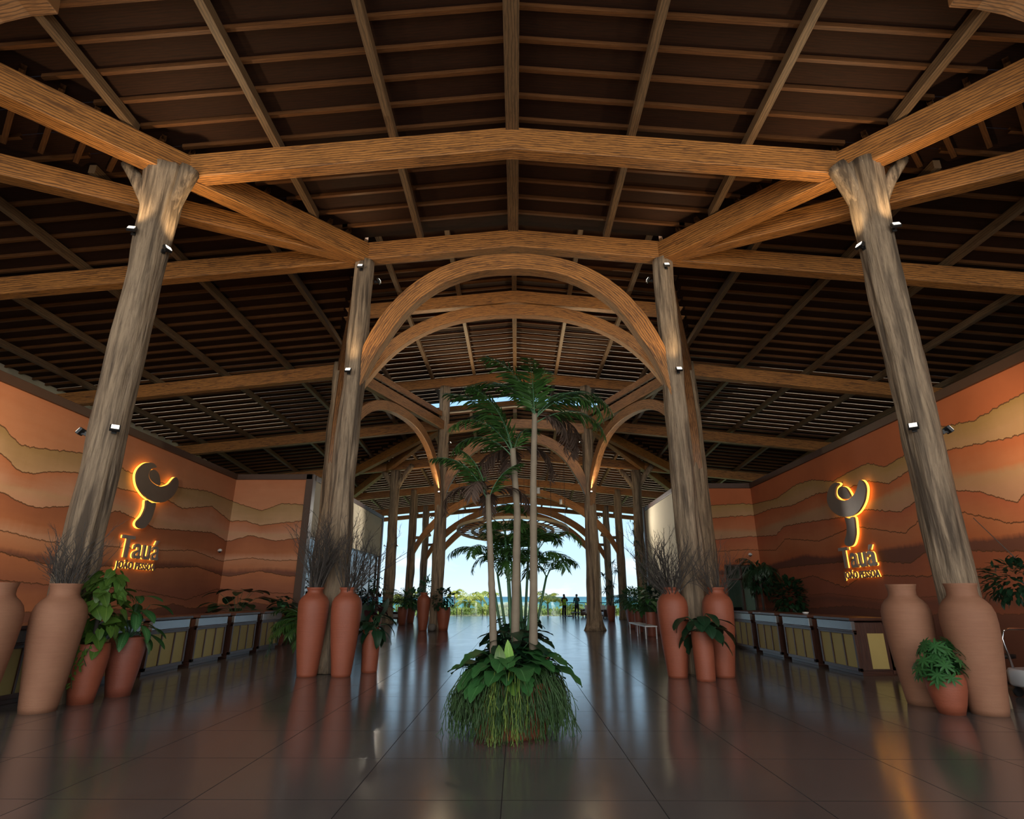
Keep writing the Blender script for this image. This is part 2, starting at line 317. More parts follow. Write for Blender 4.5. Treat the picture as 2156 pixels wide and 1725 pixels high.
# ---------------------------------------------------------------- mesh helpers
class MB:
    def __init__(s): s.v = []; s.f = []; s.uv = []; s.sm = []
    def face(s, idx, uvs=None, smooth=False):
        s.f.append(tuple(idx)); s.uv.append(uvs or [(0, 0)]*len(idx)); s.sm.append(smooth)
    def box(s, c, size, rz=0, tilt=None):
        hx, hy, hz = size[0]/2, size[1]/2, size[2]/2; n = len(s.v)
        R = Matrix.Rotation(rz, 3, 'Z')
        if tilt is not None: R = R @ tilt
        for x in (-hx, hx):
            for y in (-hy, hy):
                for z in (-hz, hz): s.v.append(tuple(V(c) + R @ V((x, y, z))))
        for q in ((0,1,3,2), (4,6,7,5), (0,4,5,1), (2,3,7,6), (0,2,6,4), (1,5,7,3)):
            P = [(V(s.v[n+i])) for i in q]; a = (P[1]-P[0]).length; b = (P[3]-P[0]).length
            if a >= b: u = [(0,0),(a,0),(a,b),(0,b)]
            else: u = [(0,0),(0,a),(b,a),(b,0)]
            s.face([n+i for i in q], u)
        return s
    def quad(s, a, b, c, d):
        n = len(s.v); s.v += [tuple(a), tuple(b), tuple(c), tuple(d)]
        la = (V(b)-V(a)).length; lb = (V(d)-V(a)).length
        s.face((n, n+1, n+2, n+3), [(0,0),(la,0),(la,lb),(0,lb)]); return s
    def sweep(s, pts, ra, rb=None, segs=12, up=(0,0,1), square=False, cap=True, smooth=True, wob=0, seed=0):
        """ra: half width sideways, rb: half height along the up side; scalars or lists"""
        pts = [V(p) for p in pts]; n = len(pts)
        A = ra if isinstance(ra, (list, tuple)) else [ra]*n
        B = A if rb is None else (rb if isinstance(rb, (list, tuple)) else [rb]*n)
        rings = []; L = 0; up = V(up)
        for i, p in enumerate(pts):
            if i: L += (p-pts[i-1]).length
            d = (pts[min(i+1, n-1)] - pts[max(i-1, 0)]).normalized()
            u = up if abs(d.dot(up.normalized())) < .97 else V((0, 1, 0))
            side = d.cross(u).normalized(); nu = side.cross(d).normalized()
            ring = []; start = len(s.v)
            if square:
                # keep mitred joints full width
                sc = 1.
                if 0 < i < n-1:
                    d1 = (p-pts[i-1]).normalized(); d2 = (pts[i+1]-p).normalized(); sc = 1/max(.6, cos(d1.angle(d2)/2))
                for (a, b) in ((-1,-1), (1,-1), (1,1), (-1,1)):
                    s.v.append(tuple(p + side*a*A[i] + nu*b*B[i]*sc))
                per = [0, 2*A[i], 2*A[i]+2*B[i], 4*A[i]+2*B[i], 4*A[i]+4*B[i]]; k = 4
            else:
                k = segs
                for j in range(k):
                    t = 2*pi*j/k; r = 1.
                    if wob:
                        q = V((cos(t)*2.2, sin(t)*2.2, L*.8 + seed*9.1)); r = 1 + wob*noise.noise(q)
                        q = V((cos(t)*6, sin(t)*6, L*1.1 + seed*3.1)); r += wob*.6*noise.noise(q)
                    s.v.append(tuple(p + side*cos(t)*A[i]*r + nu*sin(t)*B[i]*r))
                per = [2*pi*A[i]*j/k for j in range(k+1)]
            rings.append((start, L, per))
        for i in range(n-1):
            s0, l0, p0 = rings[i]; s1, l1, p1 = rings[i+1]
            for j in range(k):
                j2 = (j+1) % k
                s.face((s0+j, s0+j2, s1+j2, s1+j), [(l0,p0[j]),(l0,p0[j+1]),(l1,p1[j+1]),(l1,p1[j])], smooth and not square)
        if cap:
            s0 = rings[0][0]; s1 = rings[-1][0]
            s.face([s0+j for j in reversed(range(k))]); s.face([s1+j for j in range(k)])
        return s
    def lathe(s, prof, segs=40, c=(0,0,0), wob=0, seed=0, lean=(0,0)):
        n0 = len(s.v)
        for i, (r, z) in enumerate(prof):
            for j in range(segs):
                t = 2*pi*j/segs; rr = r*(1 + (wob*noise.noise(V((cos(t)*1.3, sin(t)*1.3, z*2.4+seed))) if wob else 0))
                s.v.append((c[0]+lean[0]*z+rr*cos(t), c[1]+lean[1]*z+rr*sin(t), c[2]+z))
        for i in range(len(prof)-1):
            for j in range(segs):
                a = n0+i*segs+j; b = n0+i*segs+(j+1) % segs
                s.face((a, b, b+segs, a+segs), [(j/segs, i), ((j+1)/segs, i), ((j+1)/segs, i+1), (j/segs, i+1)], True)
        s.face([n0+j for j in reversed(range(segs))]); s.face([n0+(len(prof)-1)*segs+j for j in range(segs)])
        return s
    def leaf(s, base, d, up, L, W, shape='oval', droop=.3, fold=.25, n=6, wave=0):
        """a leaf blade: two half blades folded on a midrib"""
        base = V(base); d = V(d).normalized(); side = d.cross(V(up))
        if side.length < 1e-3: side = d.cross(V((1, .1, 0)))
        side.normalize(); nu = side.cross(d).normalized()
        n0 = len(s.v); p = base.copy(); dd = d.copy()
        for i in range(n+1):
            t = i/n
            if shape == 'oval': wd = sin(pi*min(1, t*.97+.02))**.75
            elif shape == 'heart': wd = (1.05*(1-t)**.62) * min(1, .35+t*5)
            elif shape == 'lance': wd = sin(pi*t**.8)**.9 if 0 < t < 1 else 0
            elif shape == 'lobed': wd = (1.05*(1-t)**.6)*min(1, .4+t*4)*(1 + .11*((i % 2)*2-1))
            wd = max(.02, wd)*W/2
            off = nu*(fold*wd); wv = wave*W*sin(t*14+base.x*30)
            s.v.append(tuple(p - side*wd + off + nu*wv)); s.v.append(tuple(p)); s.v.append(tuple(p + side*wd + off - nu*wv))
            if shape in ('heart', 'lobed') and i == 0:
                for k, sg in ((-1, -1), (-3, 1)):   # back lobes
                    s.v[k] = tuple(V(s.v[k]) - d*L*.16)
            q = Matrix.Rotation(-droop/n, 3, side); dd = q @ dd; nu = q @ nu; p = p + dd*(L/n)
        for i in range(n):
            a = n0+i*3; t0, t1 = i/n, (i+1)/n
            s.face((a, a+1, a+4, a+3), [(t0,0),(t0,.5),(t1,.5),(t1,0)], True)
            s.face((a+1, a+2, a+5, a+4), [(t0,.5),(t0,1),(t1,1),(t1,.5)], True)
        return s
    def build(s, name, m, parent=None, bevel=0, solid=0):
        me = bpy.data.meshes.new(name); me.from_pydata(s.v, [], s.f); me.validate(clean_customdata=False)
        if len(me.polygons) == len(s.f):
            ul = me.uv_layers.new(name='UVMap'); k = 0; flat = []
            for u in s.uv:
                for a in u: flat += [a[0], a[1]]
            ul.data.foreach_set('uv', flat)
            me.polygons.foreach_set('use_smooth', s.sm)
        me.materials.append(m); me.update()
        o = bpy.data.objects.new(name, me); COL.objects.link(o)
        if parent: o.parent = parent
        if solid:
            q = o.modifiers.new('thickness', 'SOLIDIFY'); q.thickness = solid; q.offset = -1
        if bevel:
            q = o.modifiers.new('bevel', 'BEVEL'); q.width = bevel; q.segments = 2; q.limit_method = 'ANGLE'; q.angle_limit = radians(50)
        return o
def tag(o, label, cat, group=None, kind=None):
    if label: o['label'] = label
    if cat: o['category'] = cat
    if group: o['group'] = group
    if kind: o['kind'] = kind
    return o
def thing(name, label, cat, loc=(0,0,0), rz=0, group=None):
    o = bpy.data.objects.new(name, None); COL.objects.link(o); o.location = loc; o.rotation_euler = (0, 0, rz)
    o.empty_display_size = .2
    return tag(o, label, cat, group)
def struct(name, mb, m, **k):
    o = mb.build(name, m, **k); o['kind'] = 'structure'; return o
def dup(root, loc, rz, label, group=None):
    r = root.copy(); COL.objects.link(r); r.location = loc; r.rotation_euler = (0, 0, rz); r['label'] = label
    if group: r['group'] = group
    for ch in list(root.children):
        c = ch.copy(); COL.objects.link(c); c.parent = r
        for g in ch.children:
            q = g.copy(); COL.objects.link(q); q.parent = c
    return r
R = random.Random(7)
def SD(x): return 'left' if x < 0 else 'right'

# ---------------------------------------------------------------- shape of the roofs
def zr(x, y): return 10.7 - .1*abs(x) - (.062*(y-29) if y > 29 else 0)
def zu(x): return 12.95 - .1*abs(x)
YA, YB, YC = 12.95, 20.0, 28.5          # rows of the octagonal court
XA, XB, XC = 3.87, 6.55, 3.72
def hole(y):
    if YA < y < YB: return XA + (XB-XA)*(y-YA)/(YB-YA)
    if YB <= y < YC: return XB + (XC-XB)*(y-YB)/(YC-YB)
    return 0
def d1(y): return XA + (YA-y)*(2.75/3.45) if y < YA else XC + (y-YC)*(7.6/12.)
def d2(y): return XA + (YA-y)*(6.1/4.15) if y < YA else XC + (y-YC)*(6.6/7.2)
XE = 17.9; YF, YR = -5.0, 51.0
deck = MB(); bat = MB()
def batten(x0, x1, y, zf, step=.0):
    n = 1 if x0*x1 >= 0 else 2
    xs = [x0, x1] if n == 1 else [x0, 0, x1]
    for a, b in zip(xs, xs[1:]):
        if b-a < .15: continue
        bat.sweep([(a, y, zf(a)+.253), (b, y, zf(b)+.253)], .036, .042, square=True, cap=False)
lath = MB()
def strip(x0, x1, y0, y1, zf, gap=0.):
    xs = [x0, x1] if x0*x1 >= 0 else [x0, 0, x1]
    for a, b in zip(xs, xs[1:]):
        if b-a < .01: continue
        z = lambda x, y, h: (x, y, zf(x, y)+h)
        # lapped boards: each board is a thin slab, the near edge lower than the far edge
        n = len(deck.v)
        ye = y1-.005-gap if gap > .004 else y1; th = .045 if gap <= .004 else .085
        if gap > .004: lath.sweep([(a, y0+.012, zf(a, y0)+.295+th/2), (b, y0+.012, zf(b, y0)+.295+th/2)], .012, th/2-.002, square=True, cap=False)
        for (x, y, h) in ((a,y0+.02,.295), (b,y0+.02,.295), (b,ye,.297), (a,ye,.297), (a,y0+.02,.295+th), (b,y0+.02,.295+th), (b,ye,.297+th), (a,ye,.297+th)):
            deck.v.append(z(x, y, h))
        for q in ((0,1,2,3), (7,6,5,4), (0,4,5,1), (3,2,6,7), (0,3,7,4), (1,5,6,2)):
            wdt = b-a
            deck.face([n+i for i in q], [(a,y0*3.1),(b,y0*3.1),(b,y0*3.1+.6),(a,y0*3.1+.6)])
def GAP(y, s): return max(0., min(.065, (y-s)/6*.065))
y = YF; rows = []
while y < YR: rows.append(y); y += .6
for y0 in rows:
    y1 = y0+.605; ym = y0+.3
    if ym < YA:
        a, b = d1(ym), d2(ym)
        a = min(a, XE); b = min(b, XE)
        strip(-a, a, y0, y1, zr); batten(-a-.3, a+.3, y0, lambda x: zr(x, y0))
        for sg in (-1, 1):
            if b > a: strip(*sorted((sg*a, sg*b)), y0, y1, zr)
            if XE > b+.1:
                strip(*sorted((sg*b, sg*XE)), y0, y1, zr); batten(*sorted((sg*b, sg*XE)), y0, lambda x: zr(x, y0))
    elif ym < YC:
        h = max(hole(y0), hole(y0+.6))+.06; g = GAP(ym, 16)
        for sg in (-1, 1):
            strip(*sorted((sg*h, sg*XE)), y0, y1, zr, g); batten(*sorted((sg*h, sg*XE)), y0, lambda x: zr(x, y0))
    else:
        a, b = min(d1(ym), XE), min(d2(ym), XE)
        if a > b: a, b = b, a
        g = .065
        strip(-a, a, y0, y1, zr, g); batten(-a, a, y0, lambda x: zr(x, y0))
        for sg in (-1, 1):
            if b > a: strip(*sorted((sg*a, sg*b)), y0, y1, zr)
            if XE > b+.1:
                strip(*sorted((sg*b, sg*XE)), y0, y1, zr); batten(*sorted((sg*b, sg*XE)), y0, lambda x: zr(x, y0))
# fan battens between the two diagonal beams of each corner
for sg in (-1, 1):
    for k in range(1, 30):
        t = .55*k
        for (O, da, db, lim) in (((XA, YA), V((2.75, -3.45)).normalized(), V((6.1, -4.15)).normalized(), 16),
                            ((XC, YC), V((7.6, 12.)).normalized(), V((6.6, 7.2)).normalized(), 22)):
            if t > lim: continue
            p = V(O)+da*t; q = V(O)+db*t*1.02
            if q.x > XE: continue
            bat.sweep([(sg*p.x, p.y, zr(p.x, p.y)+.22), (sg*q.x, q.y, zr(q.x, q.y)+.22)], .045, .06, square=True, cap=False)
# raised roof over the court
y = 12.2
while y < 32.8:
    strip(-10.4, 10.4, y, y+.605, lambda x, yy: zu(x), GAP(y, 19)); batten(-10.4, 10.4, y, lambda x: zu(x)); y += .6
ceil = struct('ceiling', deck, M['deck'])
lath.build('added_edge_lath', M['lath'], ceil)
bo = bat.build('roof_batten', M['batten'], ceil)

GB = 'heavy timber beams of the roof'; GP = 'slim purlins under the roof boards'
def beam(pts, w, h, label, name='timber_beam', cat='beam', mat='beam', group=GB, bevel=.018):
    c = V(pts[0]); mb = MB(); mb.sweep([V(p)-c for p in pts], w/2, h/2, square=True)
    o = mb.build(name, M[mat], bevel=bevel); o.location = c
    return tag(o, label, cat, group)
def purlin(x, y0, y1, w, h, label, up=False):
    ys = [y0, y1] if (up or y1 <= 29 or y0 >= 29) else [y0, 29, y1]
    zf = (lambda yy: zu(x)) if up else (lambda yy: zr(x, yy))
    beam([(x, yy, zf(yy)+.19-h/2) for yy in ys], w, h, label, 'roof_purlin', 'purlin', 'purlin', GP, bevel=.008)
ordn = ['', 'first', 'second', 'third', 'fourth', 'fifth']
# entrance bays
purlin(0, YF, YA, .27, .26, 'thick central ridge timber over the entrance bays, running front to back')
for sg in (-1, 1):
    for k, (x, ye) in enumerate([(2.45, YA), (4.8, 11.7), (7.25, 8.7)]):
        purlin(sg*x, YF, ye, .15, .2, f'{ordn[k+1]} slim purlin {SD(sg)} of the ridge over the entrance bays')
    for k, (x, ys) in enumerate([(6.25, 11.3), (8.7, 9.6), (11.2, 8.0), (13.8, 6.2), (16.3, 4.5)]):
        if k == 0:
            purlin(sg*x, ys, 19.2, .15, .2, f'short purlin just outside the {SD(sg)} front corner of the raised roof')
            purlin(sg*x, 20.9, YR, .15, .2, f'long purlin beside the raised roof on the {SD(sg)}, running to the seaward eave')
        else: purlin(sg*x, ys, YR, .15, .2, f'long purlin over the {SD(sg)} side, {ordn[k]} one outside the raised roof')
    for k, x in enumerate([2.3, 4.5]):
        purlin(sg*x, YC, YR, .15, .2, f'{ordn[k+1]} slim purlin {SD(sg)} of the ridge over the seaward hall')
    for k, x in enumerate([2.17, 4.4, 6.6, 8.8]):
        purlin(sg*x, 12.3, 33.2, .15, .2, f'{ordn[k+1]} slim purlin {SD(sg)} of the ridge under the raised roof', True)
purlin(0, YC, YR, .2, .22, 'central ridge purlin over the seaward hall')
purlin(0, 12.3, 33.2, .18, .22, 'central ridge purlin under the raised roof', True)
def gable(y, x, h, lab, w=.3, zf=None, dz=0):
    zf = zf or (lambda a: zr(a, y))
    return beam([(-x, y, zf(x)-h/2+dz), (0, y, zf(0)-h/2+dz), (x, y, zf(x)-h/2+dz)], w, h, lab)
gable(9.5, 6.55, .56, 'orange gabled beam nearest overhead, between the two forked columns')
gable(YA, XA+.1, .52, 'orange beam across the tops of the two tall front columns, above the big arch', dz=0)
for sg in (-1, 1):
    beam([(sg*XA, YA, zr(XA, YA)-.3), (sg*XE, YA, zr(XE, YA)-.3)], .3, .5, f'long beam running from the {SD(sg)} tall front column out over the {SD(sg)} side')
    beam([(sg*XB, YB+.3, zr(XB, YB)-.32), (sg*XE, YB+.3, zr(XE, YB)-.45)], .3, .5, f'beam behind the long one on the {SD(sg)}, from the middle court column outward')
    beam([(sg*XC, YC, zr(XC, YC)-.32), (sg*XE, YC, zr(XE, YC)-.35)], .3, .5, f'beam from the {SD(sg)} rear court column out over the {SD(sg)} side')
    p = V((XA, YA)); da = V((2.75, -3.45)).normalized(); db = V((6.1, -4.15)).normalized()
    q = p+da*9.4; beam([(sg*p.x, p.y, zr(p.x, p.y)-.3), (sg*q.x, q.y, zr(q.x, q.y)-.32)], .36, .56, f'inner diagonal valley beam rising over the {SD(sg)} forked column')
    q = p+db*11.2; beam([(sg*p.x, p.y, zr(p.x, p.y)-.32), (sg*q.x, q.y, zr(q.x, q.y)-.42)], .3, .46, f'outer diagonal valley beam on the {SD(sg)}, passing behind the forked column')
    p = V((XC, YC)); da = V((7.6, 12.)).normalized(); db = V((6.6, 7.2)).normalized()
    q = p+da*15; beam([(sg*p.x, p.y, zr(p.x, p.y)-.3), (sg*q.x, q.y, zr(q.x, q.y)-.2)], .3, .5, f'inner diagonal beam fanning seaward from the {SD(sg)} rear court column')
    q = p+db*11.5; beam([(sg*p.x, p.y, zr(p.x, p.y)-.34), (sg*q.x, q.y, zr(q.x, q.y)-.25)], .3, .5, f'outer diagonal beam fanning from the {SD(sg)} rear court column to the side')
    # ring beams of the court
    beam([(sg*XA, YA, 10.0), (sg*XB, YB, 9.75)], .28, .46, f'ring beam between the tall front column and the middle column on the {SD(sg)}', mat='arch')
    beam([(sg*XB, YB, 9.72), (sg*XC, YC, 9.95)], .28, .46, f'sloping ring beam between the middle and rear court columns on the {SD(sg)}', mat='arch')
gable(YB, 10.3, .5, 'gabled beam crossing the raised roof above the lower arch', zf=zu)
gable(YB+.55, 10.3, .2, 'slim upper plate just behind the gabled beam of the raised roof', w=.2, zf=zu, dz=.16)
gable(YC, 10.3, .5, 'farther gabled beam of the raised roof, resting on the two rear court columns', zf=zu)
gable(33.2, 10.4, .3, 'seaward eave beam of the raised roof above the strip of sky', zf=zu)
gable(12.2, 10.4, .3, 'front eave beam of the raised roof', zf=zu)
beam([(XC*(-1+k/6), YC, 10.28-.3*((k-6)/6)**2-.24) for k in range(13)], .34, .48, 'bowed grey timber beam between the rear court columns, below the strip of sky', mat='arch')
for i, (yy, hh) in enumerate([(35.3, .5), (42, .5), (48, .5)]):
    gable(yy, XE, hh, f'{["first", "second", "third"][i]} transverse gabled beam of the seaward hall')
gable(YR+.1, XE, .34, 'dark eave beam at the seaward edge of the roof')

fas = MB()
for sg in (-1, 1):
    for a, b_ in (((XA+.05, YA+.1), (XB+.05, YB)), ((XB+.05, YB), (XC+.05, YC-.05))):
        fas.sweep([(sg*a[0], a[1], zr(*a)+.24), (sg*b_[0], b_[1], zr(*b_)+.24)], .04, .14, square=True)
struct('trim_10', fas, M['arch'])
# ---------------------------------------------------------------- trunk columns
GC = 'tree trunk columns'
def column(x, y, h, r0, r1, label, fork=None, flare=1.25, lean=(0, 0), seed=0, bend=.06):
    rt = thing('trunk_column', label, 'column', (x, y, 0), 0, GC)
    n = int(h/.16); pts = []; rad = []
    for i in range(n+1):
        t = i/n; z = t*h
        pts.append((lean[0]*t + bend*noise.noise(V((seed*3.1, 0, z*.35)))*min(1, z), lean[1]*t + bend*noise.noise(V((0, seed*2.3, z*.35))), z))
        r = r0+(r1-r0)*t; r *= 1+(flare-1)*math.exp(-z/.35)
        if fork and z > h-2.2: r *= 1+.22*((z-h+2.2)/2.2)**1.5
        rad.append(r)
    mb = MB(); mb.sweep(pts, rad, segs=44, wob=.16, seed=seed)
    if fork:
        for dx, dy, L, rr in fork:
            b = V(pts[-1]) - V((0, 0, 1.25)); q = []
            for k in range(9):
                t = k/8; q.append(b + V((dx*t*L*.9, dy*t*L, L*t*(1.2-.2*t))))
            mb.sweep(q, [rr*(1.1-.25*k/8) for k in range(9)], segs=20, wob=.25, seed=seed+5)
    mb.build('trunk', M['bark'], rt)
    return rt
for sg in (-1, 1):
    column(sg*6.87, 9.28, 9.55, .27, .30, f'forked grey trunk column at far {SD(sg)}, nearest the camera', [(-.40*sg, 0, 1.3, .20), (.62*sg, -.1, 1.35, .13)], seed=1+sg, flare=1.1)
    column(sg*3.88, YA, 9.8, .29, .24, f'tall straight trunk column {SD(sg)} of centre, under the end of the big arch', seed=4+sg, flare=1.15)
    column(sg*XB, YB, 9.9, .30, .26, f'trunk column behind the tall {SD(sg)} front one, half hidden by it', seed=8+sg)
    column(sg*XC, YC, 12.1, .30, .27, f'tall {SD(sg)} rear court column rising through the strip of sky, facing the sea', seed=12+sg, flare=1.7 if sg > 0 else 1.2)
    column(sg*7.5, 35.3, 9.0, .33, .25, f'column with a two-armed top on the {SD(sg)} beyond the cream wall', [(-.75, .2, 1.6, .17), (.75, -.2, 1.6, .17)], seed=16+sg)
    column(sg*7.5, 42, 9.0, .30, .26, f'trunk column at the {SD(sg)} foot of the nearer seaward arch', seed=20+sg)
    column(sg*7.5, 48, 8.7, .30, .26, f'trunk column at the {SD(sg)} seaward edge, foot of the last arch', seed=24+sg)

# ---------------------------------------------------------------- arches
GA = 'curved timber arches'
def arch(p0, p1, zc, rise, w, h, label, n=40, low=0, power=2.3, mat='arch', extra=None):
    """half ellipse between two columns, ends pulled down by low below zc"""
    c = V((p0[0], p0[1], 0)); pts = []
    a0 = -math.asin(min(.9, low/rise)) if low else 0
    for i in range(n+1):
        t = a0 + (pi-2*a0)*i/n
        q = 2/power; cc, ss = cos(t), sin(t)
        u = .5 - .5*math.copysign(abs(cc)**q, cc)
        pts.append(V((p0[0]+(p1[0]-p0[0])*u, p0[1]+(p1[1]-p0[1])*u, zc + rise*math.copysign(abs(ss)**q, ss))) - c)
    ax = (V(p1)-V(p0)).normalized()
    mb = MB(); mid = V((p0[0]+p1[0], p0[1]+p1[1], 0))/2 - c + V((0, 0, zc))
    # box section whose height stays in the plane of the arch
    h0 = h; nrm = V((-ax.y, ax.x, 0)); m = len(pts); L = 0; st = []
    for i, p in enumerate(pts):
        if i: L += (p-pts[i-1]).length
        d = (pts[min(i+1, m-1)]-pts[max(0, i-1)]).normalized(); out = d.cross(nrm).normalized()
        if (p-mid).dot(out) < 0: out = -out
        e_ = min(i, m-1-i)/(m*.2); tp = min(1, .12+.88*e_); p = p + out*(1-tp)*h0/2; h = h0*tp
        n0 = len(mb.v); st.append((n0, L))
        for (a, b) in ((-1,-1), (1,-1), (1,1), (-1,1)): mb.v.append(tuple(p + nrm*a*w/2 + out*b*h/2))
    per = [0, w, w+h0, 2*w+h0, 2*w+2*h0]
    for i in range(m-1):
        a, l0 = st[i]; b, l1 = st[i+1]
        for j in range(4):
            j2 = (j+1) % 4
            mb.face((a+j, a+j2, b+j2, b+j), [(l0, per[j]), (l0, per[j+1]), (l1, per[j+1]), (l1, per[j])], False)
    mb.face([st[0][0]+j for j in (3,2,1,0)]); mb.face([st[-1][0]+j for j in range(4)])
    o = mb.build('timber_arch', M[mat], bevel=.02); o.location = c
    o.modifiers['bevel'].angle_limit = radians(60)
    for sgn, q in (extra or []): 
        b = MB(); b.sweep([V(k)-c for k in q], [.13-.03*sin(pi*i/(len(q)-1)) for i in range(len(q))], segs=12, wob=.1); b.build('brace', M['bark'], o)
    return tag(o, label, 'arch', GA)
arch((-3.82, YA), (3.82, YA), 4.9, 4.83, .34, .46, 'large front timber arch between the two tall front columns', low=.6, mat='beam')
arch((-6.5, YB), (6.5, YB), 5.6, 6.5, .34, .46, 'lower orange arch seen through the big front arch, under the raised roof', low=.6, mat='beam')
arch((-3.68, YC), (3.68, YC), 4.9, 4.5, .34, .5, 'brown arch between the two rear court columns', low=.6)
for sg in (-1, 1):
    arch((sg*3.95, YA+.25), (sg*6.45, YB-.25), 5.4, 3.7, .3, .42, f'side arch from the tall front column back to the middle column on the {SD(sg)}', low=.5)
    arch((sg*6.45, YB+.3), (sg*3.85, YC-.3), 5.6, 3.75, .3, .42, f'small arch between the middle and rear court columns on the {SD(sg)}', low=.6)
for i, yy in enumerate((42, 48, 50.6)):
    za = zr(0, yy)-.72; zc = 3.2; ex = []
    for sg in (-1, 1):
        if i < 2: ex.append((sg, [(sg*(7.4-1.25*t), yy, 5.55+.35*t*t-.12*t) for t in [k/6 for k in range(7)]]))
        else: column(sg*6.95, yy, 8.3, .27, .24, f'last {SD(sg)} trunk column at the eave, behind the rear court column', seed=28+sg)
    ax_ = (7.45, 7.45, 6.95)[i]; arch((-ax_, yy), (ax_, yy), zc, za-zc-.2, .32, .5, ['nearest of the three great seaward arches, braced to its columns', 'middle great seaward arch, braced to its columns', 'last great arch before the open terrace'][i], low=.4, power=1.9, mat='beam', extra=ex)
# corner arches by the camera
for sg in (-1, 1):
    beam([(sg*(6.65+3.0*sin(t*1.4))+(0 if sg > 0 else -.3), 6.2, 10.13-4.6*(1-cos(t*1.4))) for t in [k/10 for k in range(11)]], .34, .3, f'curved brace overhead in the top {SD(sg)} corner', 'timber_arch', 'arch', 'arch', GA)
# ---------------------------------------------------------------- floor, walls
struct('floor', MB().box((0, 18.75, -.1), (60, 60.5, .2)), M['floor'])
WH = 5.6; WL, WR = -10.25, 9.37; YL, YW = 20.7, 22.6
struct('wall_left', MB().box((WL-.15, (1.5+YL)/2, WH/2), (.3, YL-1.5, WH)), M['mural_l'])
struct('wall_left_end', MB().box(((WL-7.4)/2-.15, YL+.15, WH/2), (-7.4-WL+.3-.22, .3, WH)), M['mural_l'])
struct('wall_right', MB().box((WR+.15, (1.5+YW)/2, WH/2), (.3, YW-1.5, WH)), M['mural_r'])
dx0, dx1, dz = 8.0, 9.12, 2.66
we = MB(); we.box(((6.54+dx0)/2+.1, YW+.15, WH/2), (dx0-6.54-.2, .3, WH)); we.box(((dx1+WR)/2+.15, YW+.15, WH/2), (WR-dx1+.3, .3, WH)); we.box(((dx0+dx1)/2, YW+.15, (dz+WH)/2), (dx1-dx0, .3, WH-dz))
struct('wall_right_end', we, M['mural_r'])
cw = MB(); cw.box((-7.55, 26.35, (3.6+WH)/2), (.3, 11.3-.002, WH-3.6))
struct('wall_left_cream', cw, M['cream'])
struct('wall_left_back', MB().box((-11.2, 32.1, WH/2), (7, .3, WH)), M['cream'])
struct('wall_left_inner', MB().box((-13, 26.4, WH/2), (.2, 11, WH)), M['cream'])
cr_ = MB(); cr_.box((6.69, (YW+29.1)/2, WH/2), (.3, 29.1-YW, WH)); struct('wall_right_cream', cr_, M['cream'])
struct('wall_right_back', MB().box((10.4, 29.25, WH/2), (7.7, .3, WH)), M['cream'])
struct('wall_left_outer', MB().box((-XE-.1, 18, 4.6), (.3, 52, 9.35)), M['cream'])
struct('wall_right_outer', MB().box((XE+.1, 18, 4.6), (.3, 52, 9.35)), M['cream'])
# dark caps on the walls
def trimbox(n, c, s): struct(f'trim_{n}', MB().box(c, s), M['trim'], bevel=.01)
trimbox(1, (WL-.12, (1.5+YL)/2, WH+.09), (.36, YL-1.5+.1, .2))
trimbox(2, ((WL-7.4)/2, YL+.12, WH+.09), (-7.4-WL-.05, .36, .2))
trimbox(3, (-7.52, YL+.11, WH/2+.1), (.26, .34, WH+.2))
trimbox(4, (-7.55, 26.5, WH+.09), (.36, 11.2, .2))
trimbox(5, (-7.42, 32.12, WH/2+.1), (.12, .3, WH+.2))
trimbox(6, (WR+.12, (1.5+YW)/2, WH+.09), (.36, YW-1.5+.1, .2))
trimbox(7, ((WR+6.54)/2, YW+.12, WH+.09), (WR-6.54+.1, .36, .2))
trimbox(8, (6.69, (YW+29.1)/2+.2, WH+.09), (.36, 29.1-YW, .2))
trimbox(9, (6.52, 29.12, WH/2+.1), (.1, .3, WH+.2))
struct('baseboard_left', MB().box((-8.6, YL-.02, .05), (2.6, .04, .1)), M['trim'])
struct('baseboard_right', MB().box((7.25, YW-.02, .05), (1.35, .04, .1)), M['trim'])
# shop window in the left cream wall
gm, gt, gb = new_mat('window_glass'); N = NT(gt)
out = [x for x in gt.nodes if x.type == 'OUTPUT_MATERIAL'][0]
gl = N.n('ShaderNodeBsdfGlossy'); gl.inputs['Roughness'].default_value = .01; tr = N.n('ShaderNodeBsdfTransparent'); tr.inputs[0].default_value = (.82, .9, .9, 1)
fr = N.n('ShaderNodeFresnel'); fr.inputs[0].default_value = 1.9; ms = N.n('ShaderNodeMixShader'); N.l(fr.outputs[0], ms.inputs[0]); N.l(tr.outputs[0], ms.inputs[1]); N.l(gl.outputs[0], ms.inputs[2]); N.l(ms.outputs[0], out.inputs[0])
M['glass'] = gm
wn = MB()
for yy in [20.95+1.36*k for k in range(9)]: wn.box((-7.5, yy, 1.8), (.07, .055, 3.6))
for zz in (.04, 2.35, 3.57): wn.box((-7.5, 26.4, zz), (.08, 11.2, .07))
wf = struct('window_1', wn, M['black']); gp = MB().box((-7.5, 26.4, 1.8), (.012, 11.1, 3.5)).build('pane', M['glass'], wf)
